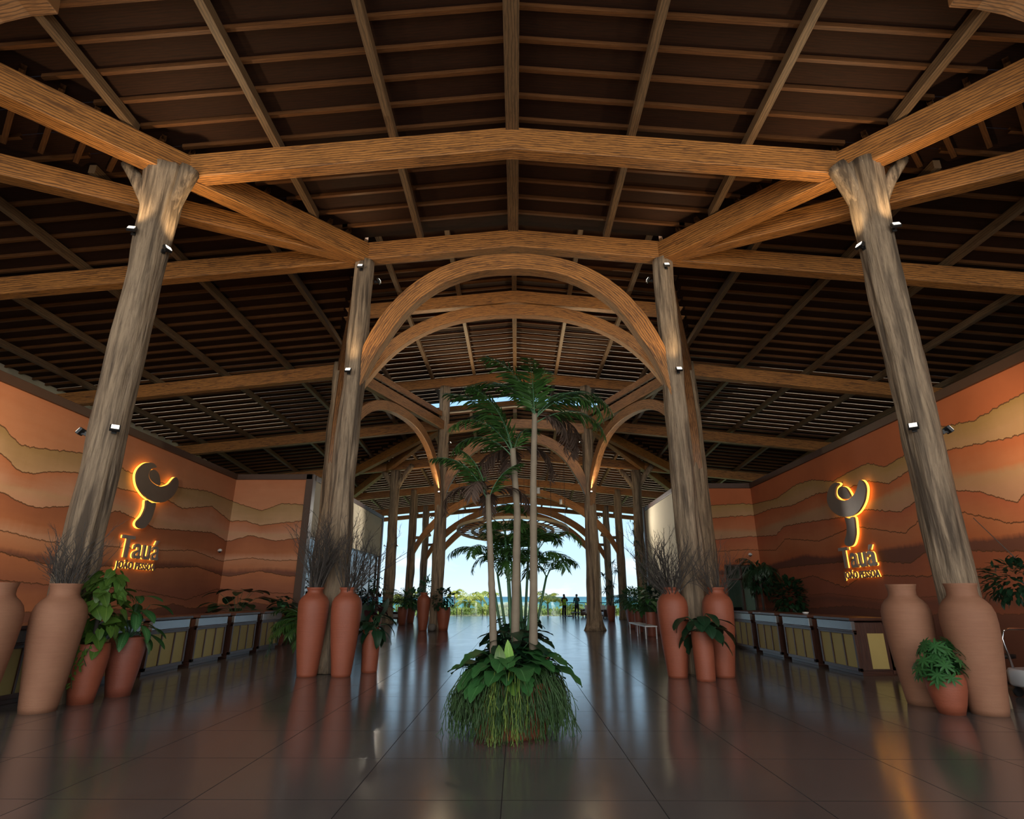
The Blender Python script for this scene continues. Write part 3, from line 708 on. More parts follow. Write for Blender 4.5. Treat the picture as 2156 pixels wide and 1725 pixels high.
# door in the right end wall
df = MB()
for xx in (dx0+.03, 8.62, dx1-.03): df.box((xx, YW+.12, dz/2), (.06, .16, dz))
for zz in (dz-.03, 2.12): df.box(((dx0+dx1)/2, YW+.12, zz), (dx1-dx0, .16, .06))
dr = struct('door_1', df, M['trim'])
MB().box(((dx0+dx1)/2, YW+.12, dz/2), (dx1-dx0-.02, .012, dz-.02)).build('pane', M['glass'], dr)
h_ = MB().box((8.12, YW+.02, 1.1), (.03, .04, .5)); h_.build('door_handle', M['black'], dr)
bk = MB(); bk.box((8.5, YW+2.2, 1.6), (3, .1, 3.2)); bk.box((7.6, YW+1.2, 1.6), (.1, 2, 3.2)); struct('wall_back_room', bk, simple('pale_green_wall', (.25, .32, .24), .8))
ch = thing('office_chair', 'black office chair seen through the doorway in the right end wall', 'chair', (8.75, YW+.9, 0))
b = MB(); b.sweep([(0, .2, .62), (0, .22, .85), (0, .26, 1.1)], [.2, .22, .16], [.04, .04, .03], segs=14, up=(0,1,0)); b.build('backrest', M['black'], ch)
MB().lathe([(.02, .46), (.24, .47), (.25, .52), (.05, .54)], 20).build('seat', M['black'], ch)
MB().lathe([(.03, .08), (.03, .46)], 10).build('post', M['black'], ch)
b = MB()
for k in range(5): b.box((.13*cos(k*1.257), .13*sin(k*1.257), .05), (.28, .04, .05), k*1.257)
b.build('foot', M['black'], ch)

# ---------------------------------------------------------------- terrace, beach, sea
struct('floor_terrace', MB().box((0, 51, .004), (60, .12, .02)), simple('pale_kerb', (.45, .45, .46), .5))
gr = MB(); nx, ny = 40, 30
for j in range(ny+1):
    for i in range(nx+1):
        x = -110+220*i/nx; yy = 50+130*(j/ny)
        z = -1.9 - (yy-50)*.022 + .9*noise.noise(V((x*.04, yy*.05, 0))) - max(0, (yy-130))*.09
        gr.v.append((x, yy, z))
for j in range(ny):
    for i in range(nx):
        a = j*(nx+1)+i; gr.face((a, a+1, a+nx+2, a+nx+1), None, True)
go = gr.build('ground', simple('sandy_dune_ground', (.34, .32, .10), .95, nscale=.4, col2=(.20, .27, .07)), None); go['kind'] = 'structure'
m, t, bb = new_mat('teal_sea'); N = NT(t); geo = N.n('ShaderNodeNewGeometry'); sp = N.n('ShaderNodeSeparateXYZ'); N.l(geo.outputs['Position'], sp.inputs[0])
f = N.math('DIVIDE', N.math('SUBTRACT', sp.outputs[1], 150.), 2200., True)
f = N.math('POWER', f, .45)
n = N.noise(N.mapping(geo.outputs['Position'], (.15, 1, 1)), .03, 4)
c = N.ramp(N.math('ADD', f, N.math('MULTIPLY', N.math('SUBTRACT', n, .5), .12), True), [(0, (.22, .30, .20)), (.35, (.13, .29, .23)), (.7, (.055, .19, .19)), (1, (.035, .12, .15))])
N.l(c, bb.inputs['Base Color']); bb.inputs['Roughness'].default_value = .6; bb.inputs['Specular IOR Level'].default_value = .15
sea = MB(); sea.quad((-30000, 120, -8), (30000, 120, -8), (30000, 40000, -8), (-30000, 40000, -8)); so_ = sea.build('sea', m); so_['kind'] = 'structure'
# ---------------------------------------------------------------- reception desks
GD = 'reception desks in two rows along the walls'
def make_desk(label):
    r = thing('reception_desk', label, 'desk', (0,0,0), 0, GD); W = 1.42
    b = MB(); b.box((-.40, 0, .55), (.74, W-.06, .90)); b.box((-.40, 0, .06), (.70, W-.1, .12))
    for yy in (-W/2+.03, W/2-.03): b.box((-.01, yy, .47), (.07, .06, .78))
    for yy in (-W/6, W/6): b.box((-.01, yy, .47), (.055, .035, .78))
    b.box((-.01, 0, .11), (.07, W, .07)); b.box((.0, 0, .83), (.09, W, .03)); b.box((-.01, 0, .79), (.06, W, .05))
    b.build('body', M['desk'], r, bevel=.004)
    for k in (-1, 0, 1): MB().box((-.022, k*W/3, .46), (.04, W/3-.05, .64)).build('front_panel', M['fabric'], r)
    MB().box((.0, 0, .935), (.075, W-.03, .17)).build('fascia', M['steel'], r, bevel=.004)
    MB().box((-.36, 0, 1.06), (.88, W+.04, .055)).build('worktop', M['desk'], r, bevel=.006)
    b = MB(); b.box((-.42, -W/2-.17, .5), (.3, .34, .86)); b.box((-.4, -W/2-.17, .93), (.5, .34, .2)); b.build('link_panel', M['fabric'] , r)
    for yy in (-.3, .3): MB().box((-.42, W/2-.035, .46), (.33, .03, .66)).build('side_panel', M['fabric'], r) if yy < 0 else None
    return r
desk = make_desk('left desk nearest the camera, mostly hidden behind the clay urns')
order = ['', 'second left desk from the camera, partly behind the dark terracotta pot', 'third left desk from the camera, with three pale panels', 'fourth left desk from the camera', 'fifth left desk from the camera, with a bright fascia', 'left desk farthest from the camera, below the big dark leaves']
desk.location = (-7.35, 9.45, 0)
for k in range(1, 6): dup(desk, (-7.35, 9.45+1.77*k, 0), 0, order[k])
ro = ['right desk nearest the camera, its panelled side showing beside the tall clay urn', 'second right desk from the camera', 'third right desk from the camera', 'right desk farthest from the camera, beside the doorway']
for k in range(4):
    dd = dup(desk, (6.9, 13.13+1.77*k, 0), pi, ro[k])
b = thing('side_counter', 'dark counter with yellow panels behind the two tall clay urns on the right', 'counter', (8.0, 12.75, 0))
MB().box((0, 0, .5), (.9, .6, .92)).build('body', M['desk'], b)
for k in (-1, 0, 1): MB().box((k*.29, -.31, .5), (.24, .02, .66)).build('front_panel', M['fabric'], b)
MB().box((0, 0, 1.0), (1.0, .7, .06)).build('worktop', M['desk'], b, bevel=.005)
p = MB()
for k in range(4): p.box((8.0+.03*k, 12.7, 1.035+.007*k), (.3, .22, .006), .2*k)
tag(p.build('paper_stack', M['white']), 'loose white papers on the dark counter behind the urns', 'papers')
tag(MB().lathe([(.02, 0), (.06, .01), (.075, .05), (.07, .052)], 20, (7.15, 14.9, 1.09)).build('small_bowl', M['white']), 'small white bowl on the second right desk', 'bowl')

# ---------------------------------------------------------------- wall signs
M['halo'] = emis('amber_backlight', (1, .47, .06), 2.3)
M['letter'] = simple('pale_grey_letter_metal', (.27, .225, .195), .4, .2, .1)
M['signface'] = simple('grey_brown_sign_metal', (.17, .13, .105), .35, .3, .2)
def outline_obj(name, pts, depth, m, parent, y0, grow=0):
    """flat outline in local x/z extruded along local y"""
    c = bpy.data.curves.new(name, 'CURVE'); c.dimensions = '2D'; c.fill_mode = 'BOTH'; c.extrude = depth/2; c.offset = grow
    sp = c.splines.new('POLY'); sp.points.add(len(pts)-1); sp.use_cyclic_u = True
    for i, (x, z) in enumerate(pts): sp.points[i].co = (x, z, 0, 1)
    return curve_mesh(c, name, m, parent, y0)
def curve_mesh(c, name, m, parent, y0, loc=(0, 0)):
    o = bpy.data.objects.new(name, c); COL.objects.link(o)
    dg = bpy.context.evaluated_depsgraph_get(); me = bpy.data.meshes.new_from_object(o.evaluated_get(dg))
    COL.objects.unlink(o); bpy.data.objects.remove(o)
    me.transform(Matrix.Rotation(radians(90), 4, 'X')); me.transform(Matrix.Translation((loc[0], y0, loc[1])))
    me.materials.clear(); me.materials.append(m)
    q = bpy.data.objects.new(name, me); COL.objects.link(q); q.parent = parent; return q
def text_obj(name, s, size, depth, m, parent, y0, loc, grow=0, sx=1.):
    c = bpy.data.curves.new(name, 'FONT'); c.body = s; c.size = size; c.extrude = depth/2; c.offset = grow; c.align_x = 'CENTER'; c.space_character = 1.07 if size > .5 else 1.12
    o = curve_mesh(c, name, m, None, y0)
    o.data.transform(Matrix.Scale(sx, 4, (1, 0, 0))); o.data.transform(Matrix.Translation((loc[0], 0, loc[1]))); o.parent = parent
    return o
def smooth_closed(P, n=10):
    out = []; L = len(P)
    for i in range(L):
        a, b, c, d = [V((*P[(i+k) % L], 0)) for k in (-1, 0, 1, 2)]
        for j in range(n):
            t = j/n; q = .5*((2*b)+(c-a)*t+(2*a-5*b+4*c-d)*t*t+(3*b-a-3*c+d)*t**3); out.append((q.x, q.y))
    return out
# crescent with a curled left horn, traced in metres (width 2)
cres = smooth_closed([(-.42,.98),(-.72,.86),(-.95,.52),(-.98,.15),(-.80,-.25),(-.42,-.56),(.05,-.66),(.45,-.55),(.80,-.2),(.98,.25),(.96,.55),(.82,.72),(.70,.60),(.52,.30),(.22,.10),(-.05,.07),(-.35,.18),(-.50,.42),(-.42,.72),(-.22,.86)], 6)
bud = smooth_closed([(-.38,.66),(-.20,.74),(0,.62),(.12,.38),(.16,.16),(-.02,.12),(-.30,.24),(-.43,.45)], 6)
stem = smooth_closed([(-.30,-.66),(-.28,-1.0),(-.36,-1.40),(-.52,-1.72),(-.50,-1.92),(-.32,-2.02),(-.12,-1.90),(.06,-1.5),(.12,-1.1),(.13,-.70),(-.08,-.72)], 6)
def sign(label, loc, rz, sx=1., zg=0, txt=(0,0)):
    r = thing('wall_sign', label, 'sign', loc, rz, 'backlit wall signs')
    k = lambda P: [(x*.98, z*(.62 if z > -1.2 else .62) + (.0 if z > -1. else (-z-1.)*.07)) for x, z in P]
    for nm, P, yf in (('crescent', cres, -.17), ('bud', bud, -.13), ('stem', stem, -.13)):
        f = outline_obj(nm, k(P), .05, M['signface'], r, yf)
        h = outline_obj('halo_strip', k(P), .06, M['halo'], f, yf+.056, grow=.004)
        h2 = outline_obj('standoff', k(P), .03, M['signface'], f, -.03, grow=-.12) if nm == 'crescent' else None
    for nm, s, size, z, dp, sxx in (('name_lettering', 'Tauá', .80, -1.95, .055, 1.0), ('place_lettering', 'JOÃO PESSOA', .25, -2.23, .03, .95)):
        big = nm[0] == 'n'
        f = text_obj(nm, s, size, dp, M['letter' if nm[0] == 'n' else 'signface'], r, -.095 if big else -.07, (txt[0], z+txt[1]), grow=.008 if big else .004, sx=sxx)
        text_obj('halo_lettering', s, size, .03, M['halo'], f, -.045, (txt[0], z+txt[1]), grow=.002 if big else .0, sx=sxx)
    return r
sl = sign('backlit sign on the left mural wall, crescent emblem over the hotel name', (WL, 15.9, 4.43), radians(90), txt=(-.05, .0))
sr = sign('backlit sign on the right mural wall, crescent emblem over the hotel name', (WR, 15.83, 3.99), radians(-90), txt=(-.15, .22))
for nm, loc in (('left', (WL+.1, 20.1, 2.98)), ('right', (9.0, YW-.08, 3.0))):
    q = thing('security_camera', f'small white dome camera at the corner of the {nm} mural wall', 'camera', loc)
    MB().lathe([(.07, .0), (.075, .03), (.055, .07), (.02, .09)], 20).build('housing', M['white'], q)
    MB().lathe([(.0, -.05), (.035, -.035), (.05, 0), (.04, .005)], 18).build('lens', M['black'], q)

# ---------------------------------------------------------------- floodlights on the columns
def flood(loc, face, label, power=0, size=1., aim=None, col=(1, .74, .42), ang=110):
    """face: horizontal unit direction the lamp looks along"""
    r = thing('floodlight', label, 'floodlight', loc, atan2(face[1], face[0]), 'small black floodlights on the trunk columns')
    tl = Matrix.Rotation(radians(-35), 3, 'Y')
    MB().box((.09, 0, .02), (.05, .15*size, .12*size), 0, tl).build('housing', M['black'], r, bevel=.006)
    MB().box((.118, 0, .038), (.008, .11*size, .085*size), 0, tl).build('lens', M['lens'], r)
    b = MB(); b.box((.03, 0, -.02), (.1, .03, .03)); b.box((-.0, 0, -.02), (.03, .07, .07)); b.build('bracket', M['black'], r)
    if power:
        l = lamp('flood_lamp', 'SPOT', V(loc)+V((face[0]*.2, face[1]*.2, .12)), aim, power, col, spot_size=radians(ang), spot_blend=.8, shadow_soft_size=.08)
    return r
for sg in (-1, 1):
    s = SD(sg)
    flood((sg*7.0, 9.28-.33, 7.9), (-.2*sg, -1), f'floodlight high on the {s} forked column, on its wall side', 70, aim=(sg*7.4, 8.2, 9.9), ang=150)
    flood((sg*6.55, 9.2, 7.68), (-sg, -.3), f'floodlight high on the {s} forked column, on its inner side', 160, aim=(sg*4.9, 9.5, 9.9), ang=150)
    flood((sg*7.17, 9.2, 4.12), (sg, -.2), f'floodlight at mid height of the {s} forked column, on its wall side', 330 if sg < 0 else 210, aim=(sg*10.2, 14, 3.4), ang=160)
    flood((sg*6.6, 9.05, 4.12), (-sg*.6, -.8), f'floodlight at mid height of the {s} forked column, on its inner side', 200, aim=(sg*5, 4, 9))
    flood((sg*3.88, YA-.27, 9.45), (0, -1), f'floodlight at the top of the tall {s} front column', 30, aim=(sg*3.6, 11.6, 10.5))
    flood((sg*3.93, YA-.29, 6.6), (0, -1), f'floodlight two thirds up the tall {s} front column', 75, aim=(sg*3.3, 11.2, 10.2), ang=130)
    flood((sg*3.6, YA+.1, 9.3), (-sg, .2), f'floodlight beside the top of the tall {s} front column, facing the arch', 260, aim=(0, 19, 11.5))
    flood((sg*(XC-.3), YC-.1, 9.0), (-sg, -.3), f'small floodlight high on the {s} rear court column', 650, aim=(0, 22, 12.5), size=.8)
    flood((sg*(XC+.05), YC-.34, 6.4), (0, -1), f'small floodlight at mid height of the {s} rear court column', 380, aim=(sg*1, 24, 12.5), size=.8)
    flood((sg*(XC+.36), YC-.12, 5.2), (sg, -.3), f'outward fill floodlight added on the {s} rear court column', 430, aim=(sg*7.4, 25.5, 4.4), size=.8, col=(1,.9,.78), ang=95)  # extra lamp, added to brighten the dim cream walls
    flood((sg*7.8, 35.1, 4.4), (sg, -.3), f'outward floodlight on the two-armed {s} column', 160, aim=(sg*7.6, 29, 4), size=.8, col=(1,.86,.65))
    flood((sg*7.18, 35.1, 4.4), (-sg, -.3), f'inward floodlight on the two-armed {s} column', 520, aim=(sg*1, 38, 9.5), size=.8, ang=140)
for k, (x, yy, z) in enumerate([(1.25, 30.5, 6.75), (1.3, 37, 7.0), (1.35, 41, 7.2), (2.9, 36.5, 7.1)]):
    r = thing('pendant_lamp', ['white pendant lamp nearest, right of the thin palm stem', 'white pendant lamp second in line above the bamboo ring', 'white pendant lamp farthest in line above the bamboo ring', 'white pendant lamp off to the right above the bamboo ring'][k], 'lamp', (x, yy, z), 0, 'small white pendant lamps')
    MB().lathe([(.08, 0), (.09, .01), (.09, .3), (.03, .33)], 16).build('shade', M['white'], r)
    MB().lathe([(.006, .3), (.006, zr(x, yy)-z+.28)], 6).build('cord', M['black'], r)

# ---------------------------------------------------------------- bamboo ring chandelier
r = thing('ring_chandelier', 'large round bamboo ring chandelier hanging before the sea view', 'chandelier', (-.15, 33, 5.08))
M['bamboo'] = wood('pale_bamboo', (.80, .60, .34), (.5, .35, .18), .5, .4)
tl = Matrix.Rotation(radians(-6.0), 3, 'X'); tl4 = tl
radii = [(3.12, 0), (2.3, -.05), (1.85, -.08), (1.4, -.11), (.95, -.14)]
for q, (rad, dz_) in enumerate(radii):
    b = MB(); n = 32; pts = [tl @ V((rad*cos(2*pi*k/n), rad*sin(2*pi*k/n), dz_)) for k in range(n+1)]
    b.sweep(pts, .075, .075, square=True, cap=False); b.build('ring', M['bamboo'], r)
b = MB()
for k in range(36):
    a = 2*pi*k/36
    for (r0, z0), (r1, z1) in zip(radii, radii[1:]):
        b.sweep([tl @ V((r0*cos(a), r0*sin(a), z0)), tl @ V((r1*cos(a), r1*sin(a), z1))], .022, .022, square=True)
b.build('spoke', M['desk'], r)['kind'] = 'stuff'
b = MB()
for k in range(12):
    a = 2*pi*k/12+.2; p = tl @ V((3.1*cos(a), 3.1*sin(a), .05)); b.sweep([p, (p.x, p.y, zr(p.x, 33)-5.1)], .008, segs=5)
b.build('wire', M['black'], r)

# ---------------------------------------------------------------- urns and pots
URN = [(.13,.0),(.185,.0),(.195,.05),(.215,.25),(.245,.5),(.275,.8),(.298,1.1),(.305,1.28),(.295,1.4),(.255,1.48),(.19,1.54),(.155,1.575),(.150,1.62),(.165,1.645),(.175,1.66),(.17,1.68),(.14,1.675),(.13,1.6),(.13,1.4)]
URNB = [(.15,.0),(.21,.0),(.225,.08),(.25,.3),(.285,.6),(.318,.9),(.335,1.15),(.330,1.28),(.30,1.38),(.25,1.45),(.205,1.49),(.185,1.53),(.185,1.6),(.20,1.66),(.205,1.68),(.185,1.68),(.165,1.6),(.16,1.4)]
TALLP = [(.12,0),(.165,0),(.185,.15),(.225,.4),(.25,.62),(.25,.74),(.235,.82),(.225,.83),(.215,.8),(.21,.74)]
CYL = [(.12,0),(.17,0),(.175,.05),(.19,.45),(.2,.84),(.2,.87),(.185,.87),(.18,.8)]
BOWL = [(.1,0),(.15,0),(.19,.12),(.23,.3),(.235,.42),(.215,.5),(.2,.5),(.19,.44)]
GU = 'tall clay urns beside the trunk columns'
def urn(x, yy, prof, m, label, s=1., seed=0, lean=(0,0)):
    b = MB(); b.lathe([(a*s, z*s) for a, z in prof], 56, wob=.025, seed=seed, lean=lean)
    o = b.build('clay_urn', m); o.location = (x, yy, 0); o.rotation_euler.z = seed
    return tag(o, label, 'urn', GU)
urn(-6.9, 8.0, URNB, M['sand_clay'], 'pale clay urn cut off by the left edge of the photo', seed=1)
urn(-6.5, 8.66, URNB, M['sand_clay'], 'tall pale clay urn in front of the left forked column', seed=2)
urn(6.03, 9.32, URNB, M['sand_clay'], 'pale clay urn left of the right forked column, in front of the nearest desk', seed=3)
urn(6.42, 8.6, URNB, M['sand_clay'], 'pale clay urn right of the small bushy pot, in front of the right forked column', seed=4)
urn(-4.09, 12.33, URN, M['terra'], 'red terracotta urn, left one of the pair before the tall left column', seed=5)
urn(-3.41, 12.33, URN, M['terra'], 'red terracotta urn, right one of the pair before the tall left column', seed=6)
urn(3.22, 12.25, URN, M['terra'], 'red terracotta urn left of the tall right column, with spreading dry branches', seed=7)
urn(4.15, 12.3, URN, M['terra'], 'red terracotta urn right of the tall right column, behind the slim cylinder pot', seed=8)
urn(-4.3, 28.25, URN, M['terra'], 'distant terracotta urn beside the left rear court column', seed=9)
tag(MB().lathe([(.03,0),(.14,.03),(.19,.14),(.18,.24),(.1,.31),(.02,.32)], 24, wob=.1, seed=3).build('round_stone', simple('grey_stone', (.2,.18,.16), .85, noise_amt=.4)), 'round grey stone ball at the foot of the left rear court column', 'stone')
bpy.data.objects['round_stone'].location = (-3.82, 27.85, 0)
# ---------------------------------------------------------------- plants
def rnd(a, b): return R.uniform(a, b)
def sph(az, el): return V((cos(az)*cos(el), sin(az)*cos(el), sin(el)))
def twigs(x, yy, z0, n, h, spread, label, seed, r0=.010, droop=0, bias=(0, 0)):
    R.seed(seed); b = MB()
    def br(p, d, L, r, lv):
        pts = [p]; k = 4; dd = d.copy()
        for i in range(k):
            dd = (dd + V((rnd(-.16,.16), rnd(-.16,.16), rnd(-.1,.14)-droop))).normalized(); p = p+dd*L/k; pts.append(p)
            if lv < 3 and rnd(0, 1) < (.9 if lv == 0 else .7):
                nd = (dd + V((rnd(-.8,.8), rnd(-.8,.8), rnd(-.1,.5)))).normalized(); br(p, nd, L*rnd(.3,.55), r*.6, lv+1)
        b.sweep(pts, [r*(1-.7*i/k) for i in range(k+1)], segs=4, cap=False)
    for i in range(n):
        a = rnd(0, 2*pi); e = rnd(0, spread)
        d = V((cos(a)*sin(e)+bias[0], sin(a)*sin(e)+bias[1], cos(e))).normalized()
        br(V((cos(a)*.05, sin(a)*.05, 0)), d, h*rnd(.7,1.05), r0, 0)
    o = b.build('dry_branches', M['twig']); o.location = (x, yy, z0); return tag(o, label, 'dry branches', 'dry branches standing in the urns')
twigs(-6.5, 8.66, 1.45, 26, .75, .6, 'thin dry branches in the pale urn before the left forked column', 1)
twigs(-4.09, 12.33, 1.45, 46, 1.25, .42, 'dense upright dry branches in the left urn of the red pair', 2, .012)
twigs(-3.41, 12.33, 1.45, 30, 1.15, .6, 'dry branches sweeping right from the right urn of the red pair', 3, .012, bias=(.35, 0))
twigs(3.22, 12.25, 1.45, 44, 1.0, .95, 'wide dry branches in the red urn left of the tall right column', 4, .013, bias=(-.15, 0))
twigs(4.15, 12.3, 1.45, 26, .85, 1.05, 'fine pale dry branches in the red urn right of the tall right column', 5, .008)

def pot(prof, m, parent, s=1., soil=True, seed=0):
    b = MB(); b.lathe([(a*s, z*s) for a, z in prof], 44, wob=.015, seed=seed); o = b.build('pot', m, parent)
    zt = max(z for a, z in prof)*s; rt = prof[-1][0]*s
    MB().lathe([(.01, zt-.07), (rt, zt-.07), (rt, zt-.05), (.02, zt-.04)], 24).build('soil', M['soil'], parent)
    return zt
def frond(bl, bs, base, az, el, L, bend, ll, nl=30, lw=.028, flat=.5, rr=.009, side=1.):
    p = V(base); pts = [p.copy()]; n = 12; a = el
    for i in range(n):
        a -= bend/n*(.5+i/n); d = sph(az, a); p = p+d*L/n; pts.append(p.copy())
    bs.sweep(pts, [rr*(1.1-.85*i/n) for i in range(n+1)], segs=5, cap=False)
    for i in range(nl):
        t = .18+.82*i/(nl-1); f = t*n; j = min(n-1, int(f)); q = pts[j].lerp(pts[j+1], f-j); d = (pts[j+1]-pts[j]).normalized()
        hs = V((-sin(az), cos(az), 0)); up = hs.cross(d) * -1
        if up.z < 0: up = -up
        for sg in (-1, 1):
            l = ll*(.45+.55*sin(pi*min(1, .12+t*.82)))*rnd(.85, 1.1)
            dd = (hs*sg*side + d*rnd(.55, .95)*(1+.6*t) + up*rnd(-.1, .35)*flat*2 - V((0,0,.28))).normalized()
            bl.leaf(q, dd, up, l, lw, 'lance', droop=rnd(.3, .9), fold=.3, n=3)
def palm(name, label, cat, x, yy, z0, path, r, fr, group=None, leaf='palm', ll=.3, nl=34, dry=0, lw=.03, trunkmat='trunk_palm'):
    """path: list of trunk points relative to the foot; fr: fronds (az, el, L, bend)"""
    o = thing(name, label, cat, (x, yy, z0), 0, group)
    b = MB(); P = [V(p) for p in path]; Q = []; m = 40
    for i in range(m+1):
        t = i/m*(len(P)-1); j = min(len(P)-2, int(t)); Q.append(P[j].lerp(P[j+1], t-j))
    b.sweep(Q, [r*(1.12-.35*i/m)*(1+(.09 if i % 5 == 0 else 0)) for i in range(m+1)], segs=14); b.build('trunk', M[trunkmat], o)
    for k, f in enumerate(fr):
        bl, bs = MB(), MB(); isdry = k < dry
        top = Q[-1] - V((0, 0, .05*k*.3))
        frond(bl, bs, top, f[0], f[1], f[2], f[3], ll, nl, lw)
        fo = bl.build('frond', M['palm_dry'] if isdry else M[leaf], o); bs.build('midrib', M['palm_dry'] if isdry else M['green_stem'], fo)
    return o
def broad(parent, centre, n, L, W, h, spread, m='leaf', shape='heart', seed=0, stem=True, el=(.1, 1.2), lo=.4, wave=.02, droop=.6, name='foliage', n_seg=6, pr=.006, tilt=.55):
    """leaves on arching petioles from a crown; returns the foliage mesh"""
    R.seed(seed); bl, bs = MB(), MB()
    for i in range(n):
        az = i*2.39996+rnd(-.3,.3); e = rnd(*el); t = rnd(lo, 1)
        tip = V(centre)+V((cos(az)*cos(e)*spread*t, sin(az)*cos(e)*spread*t, sin(e)*h*t))
        mid = V(centre).lerp(tip, .55)+V((0, 0, .12*h))
        if stem: bs.sweep([V(centre), mid, tip], pr, segs=4, cap=False)
        s = rnd(.7, 1.1); out = V((cos(az), sin(az), -.25-rnd(0, tilt)+.5*sin(e))).normalized()
        bl.leaf(tip, out, V((cos(az)*.6, sin(az)*.6, 1)), L*s, W*s, shape, droop=droop*rnd(.5,1.2), fold=.18, n=n_seg, wave=wave)
    o = bl.build(name, M[m], parent)
    if stem: bs.build('petioles', M['green_stem'], o)
    return o
def bushy(parent, centre, n, rad, L, W, m='leaf', seed=0, shape='oval', sx=1., sz=1., name='foliage', inner=.35):
    R.seed(seed); bl = MB()
    for i in range(n):
        d = sph(rnd(0, 2*pi), math.asin(rnd(-.75, 1))); t = rnd(inner, 1)**.6
        p = V(centre)+V((d.x*rad*sx*t, d.y*rad*sx*t, d.z*rad*sz*t))
        dd = (d+V((rnd(-.6,.6), rnd(-.6,.6), rnd(-.5,.3)))).normalized()
        bl.leaf(p, dd, V((d.x*.4, d.y*.4, 1)), L*rnd(.7,1.2), W*rnd(.7,1.2), shape, droop=.5, fold=.2, n=3)
    return bl.build(name, M[m], parent)
GPP = 'potted plants standing about the lobby'

# centre planter
pl = thing('planter', 'big round terracotta planter in the centre, overflowing with lobed leaves and hanging strands', 'planter', (0, 7.42, 0))
MB().lathe([(.2,0),(.40,0),(.43,.05),(.47,.3),(.48,.5),(.47,.56),(.44,.56),(.43,.5)], 64).build('pot', M['terra'], pl)
MB().lathe([(.01,.5),(.44,.5),(.44,.53),(.2,.62),(.02,.66)], 40).build('soil', M['soil'], pl)
broad(pl, (0, 0, .56), 34, .36, .34, .42, .62, 'leaf', 'heart', 11, el=(.1, 1.2), lo=.5, wave=.035, droop=.6, n_seg=9, tilt=.45)
broad(pl, (0, 0, .56), 34, .36, .33, .46, .56, 'leaf', 'lobed', 13, el=(.2, 1.4), lo=.4, wave=.03, droop=.8, n_seg=9, tilt=.2)
broad(pl, (0, .05, .60), 34, .34, .28, .55, .36, 'leaf_dark', 'heart', 12, el=(.5, 1.45), lo=.5)
b = MB()
b.leaf((.0, -.42, .68), (-.10, -.3, 1), (0, -1, -.2), .36, .11, 'oval', droop=.3, fold=.12, n=8)
b.build('foliage', M['leaf_light'], pl)['label'] = 'upright pale green leaf'
b = MB(); b.leaf((-.10, -.46, .66), (-.12, -.4, 1), (0, -1, -.2), .33, .13, 'oval', droop=.9, fold=.12, n=8)
b.leaf((.02, -.5, .6), (.1, -1, -.3), (0, -.3, 1), .2, .13, 'oval', droop=.6, n=6)
b.build('foliage', M['leaf_pothos'], pl)
def strands(n, seed, m, az0=None, r=.0042):
    R.seed(seed); b = MB()
    for i in range(n):
        a = rnd(0, 2*pi) if az0 is None else rnd(*az0); p = V((cos(a)*rnd(.28, .46), sin(a)*rnd(.28,.46), rnd(.58, .70)))
        out = rnd(.16, .34); L = rnd(.3, .62) if rnd(0,1) < .8 else rnd(.6, .85); pts = [p]; k = 9
        dx, dy = rnd(-.1,.1), rnd(-.1,.1); rt0 = sqrt(p.x**2+p.y**2)
        for j in range(1, k+1):
            t = j/k; rt = rt0 + out*(1-(1-t)**2.2) + .03*sin(t*7+i)
            zz = p.z + .10*sin(min(1, t*2.4)*pi)*.8 - L*t**1.5
            q = V((cos(a+dx*t)*rt + rnd(-.008,.008), sin(a+dx*t)*rt+rnd(-.008,.008), max(.006, zz))); pts.append(q)
            if j in (4, 6, 7) and rnd(0,1) < .7:
                e = q + V((cos(a)*rnd(-.03,.08)+rnd(-.05,.05), sin(a)*rnd(-.03,.08)+rnd(-.05,.05), -rnd(.08,.22))); e.z = max(.006, e.z)
                b.sweep([q, q.lerp(e, .5)+V((rnd(-.015,.015), rnd(-.015,.015), -.01)), e], r*.8, segs=3, cap=False)
        b.sweep(pts, r, segs=4, cap=False)
    o = b.build('hanging_strands', M[m], pl); o['kind'] = 'stuff'; return o
strands(620, 21, 'strand'); strands(55, 22, 'strand_light', (-pi/2-.42, -pi/2+.3))
GT = 'tall palms rising from the centre planter'
palm('palm_tree', 'thin left palm of the centre planter, leaning left, with a ragged withered crown', 'palm', -.2, 7.35, .55, [(0,0,0),(-.02,0,.7),(-.06,0,1.5),(-.1,0,2.2)], .042,
     [(pi+.2, .7, .8, 2.6), (.3, .8, .75, 2.5), (-1.9, .9, .7, 2.4), (1.6, .8, .7, 2.4), (pi-.2, 1.25, 1.05, 1.4), (2.6, 1.4, .9, .9), (-2.6, 1.2, .9, 1.3), (.2, 1.35, .7, 1.0)], GT, ll=.24, nl=26, dry=4)
palm('palm_tree', 'middle palm of the centre planter, crown of green fronds hanging to the left', 'palm', .04, 7.5, .55, [(0,0,0),(.02,0,1),(.04,0,2),(-.02,0,2.85)], .05,
     [(.1, .4, .8, 2.4), (pi-.5, .3, .9, 2.6), (1.7, .6, .7, 2.3), (pi+.1, 1.3, 1.3, 1.3), (pi-.3, 1.45, 1.25, 1.0), (pi+.5, 1.1, 1.1, 1.9), (2.4, 1.35, 1.1, 1.3), (-2.4, 1.4, 1.1, 1.2), (pi+.2, .95, .95, 2.0), (1.0, 1.4, .8, 1.4)], GT, ll=.3, nl=36, dry=3)
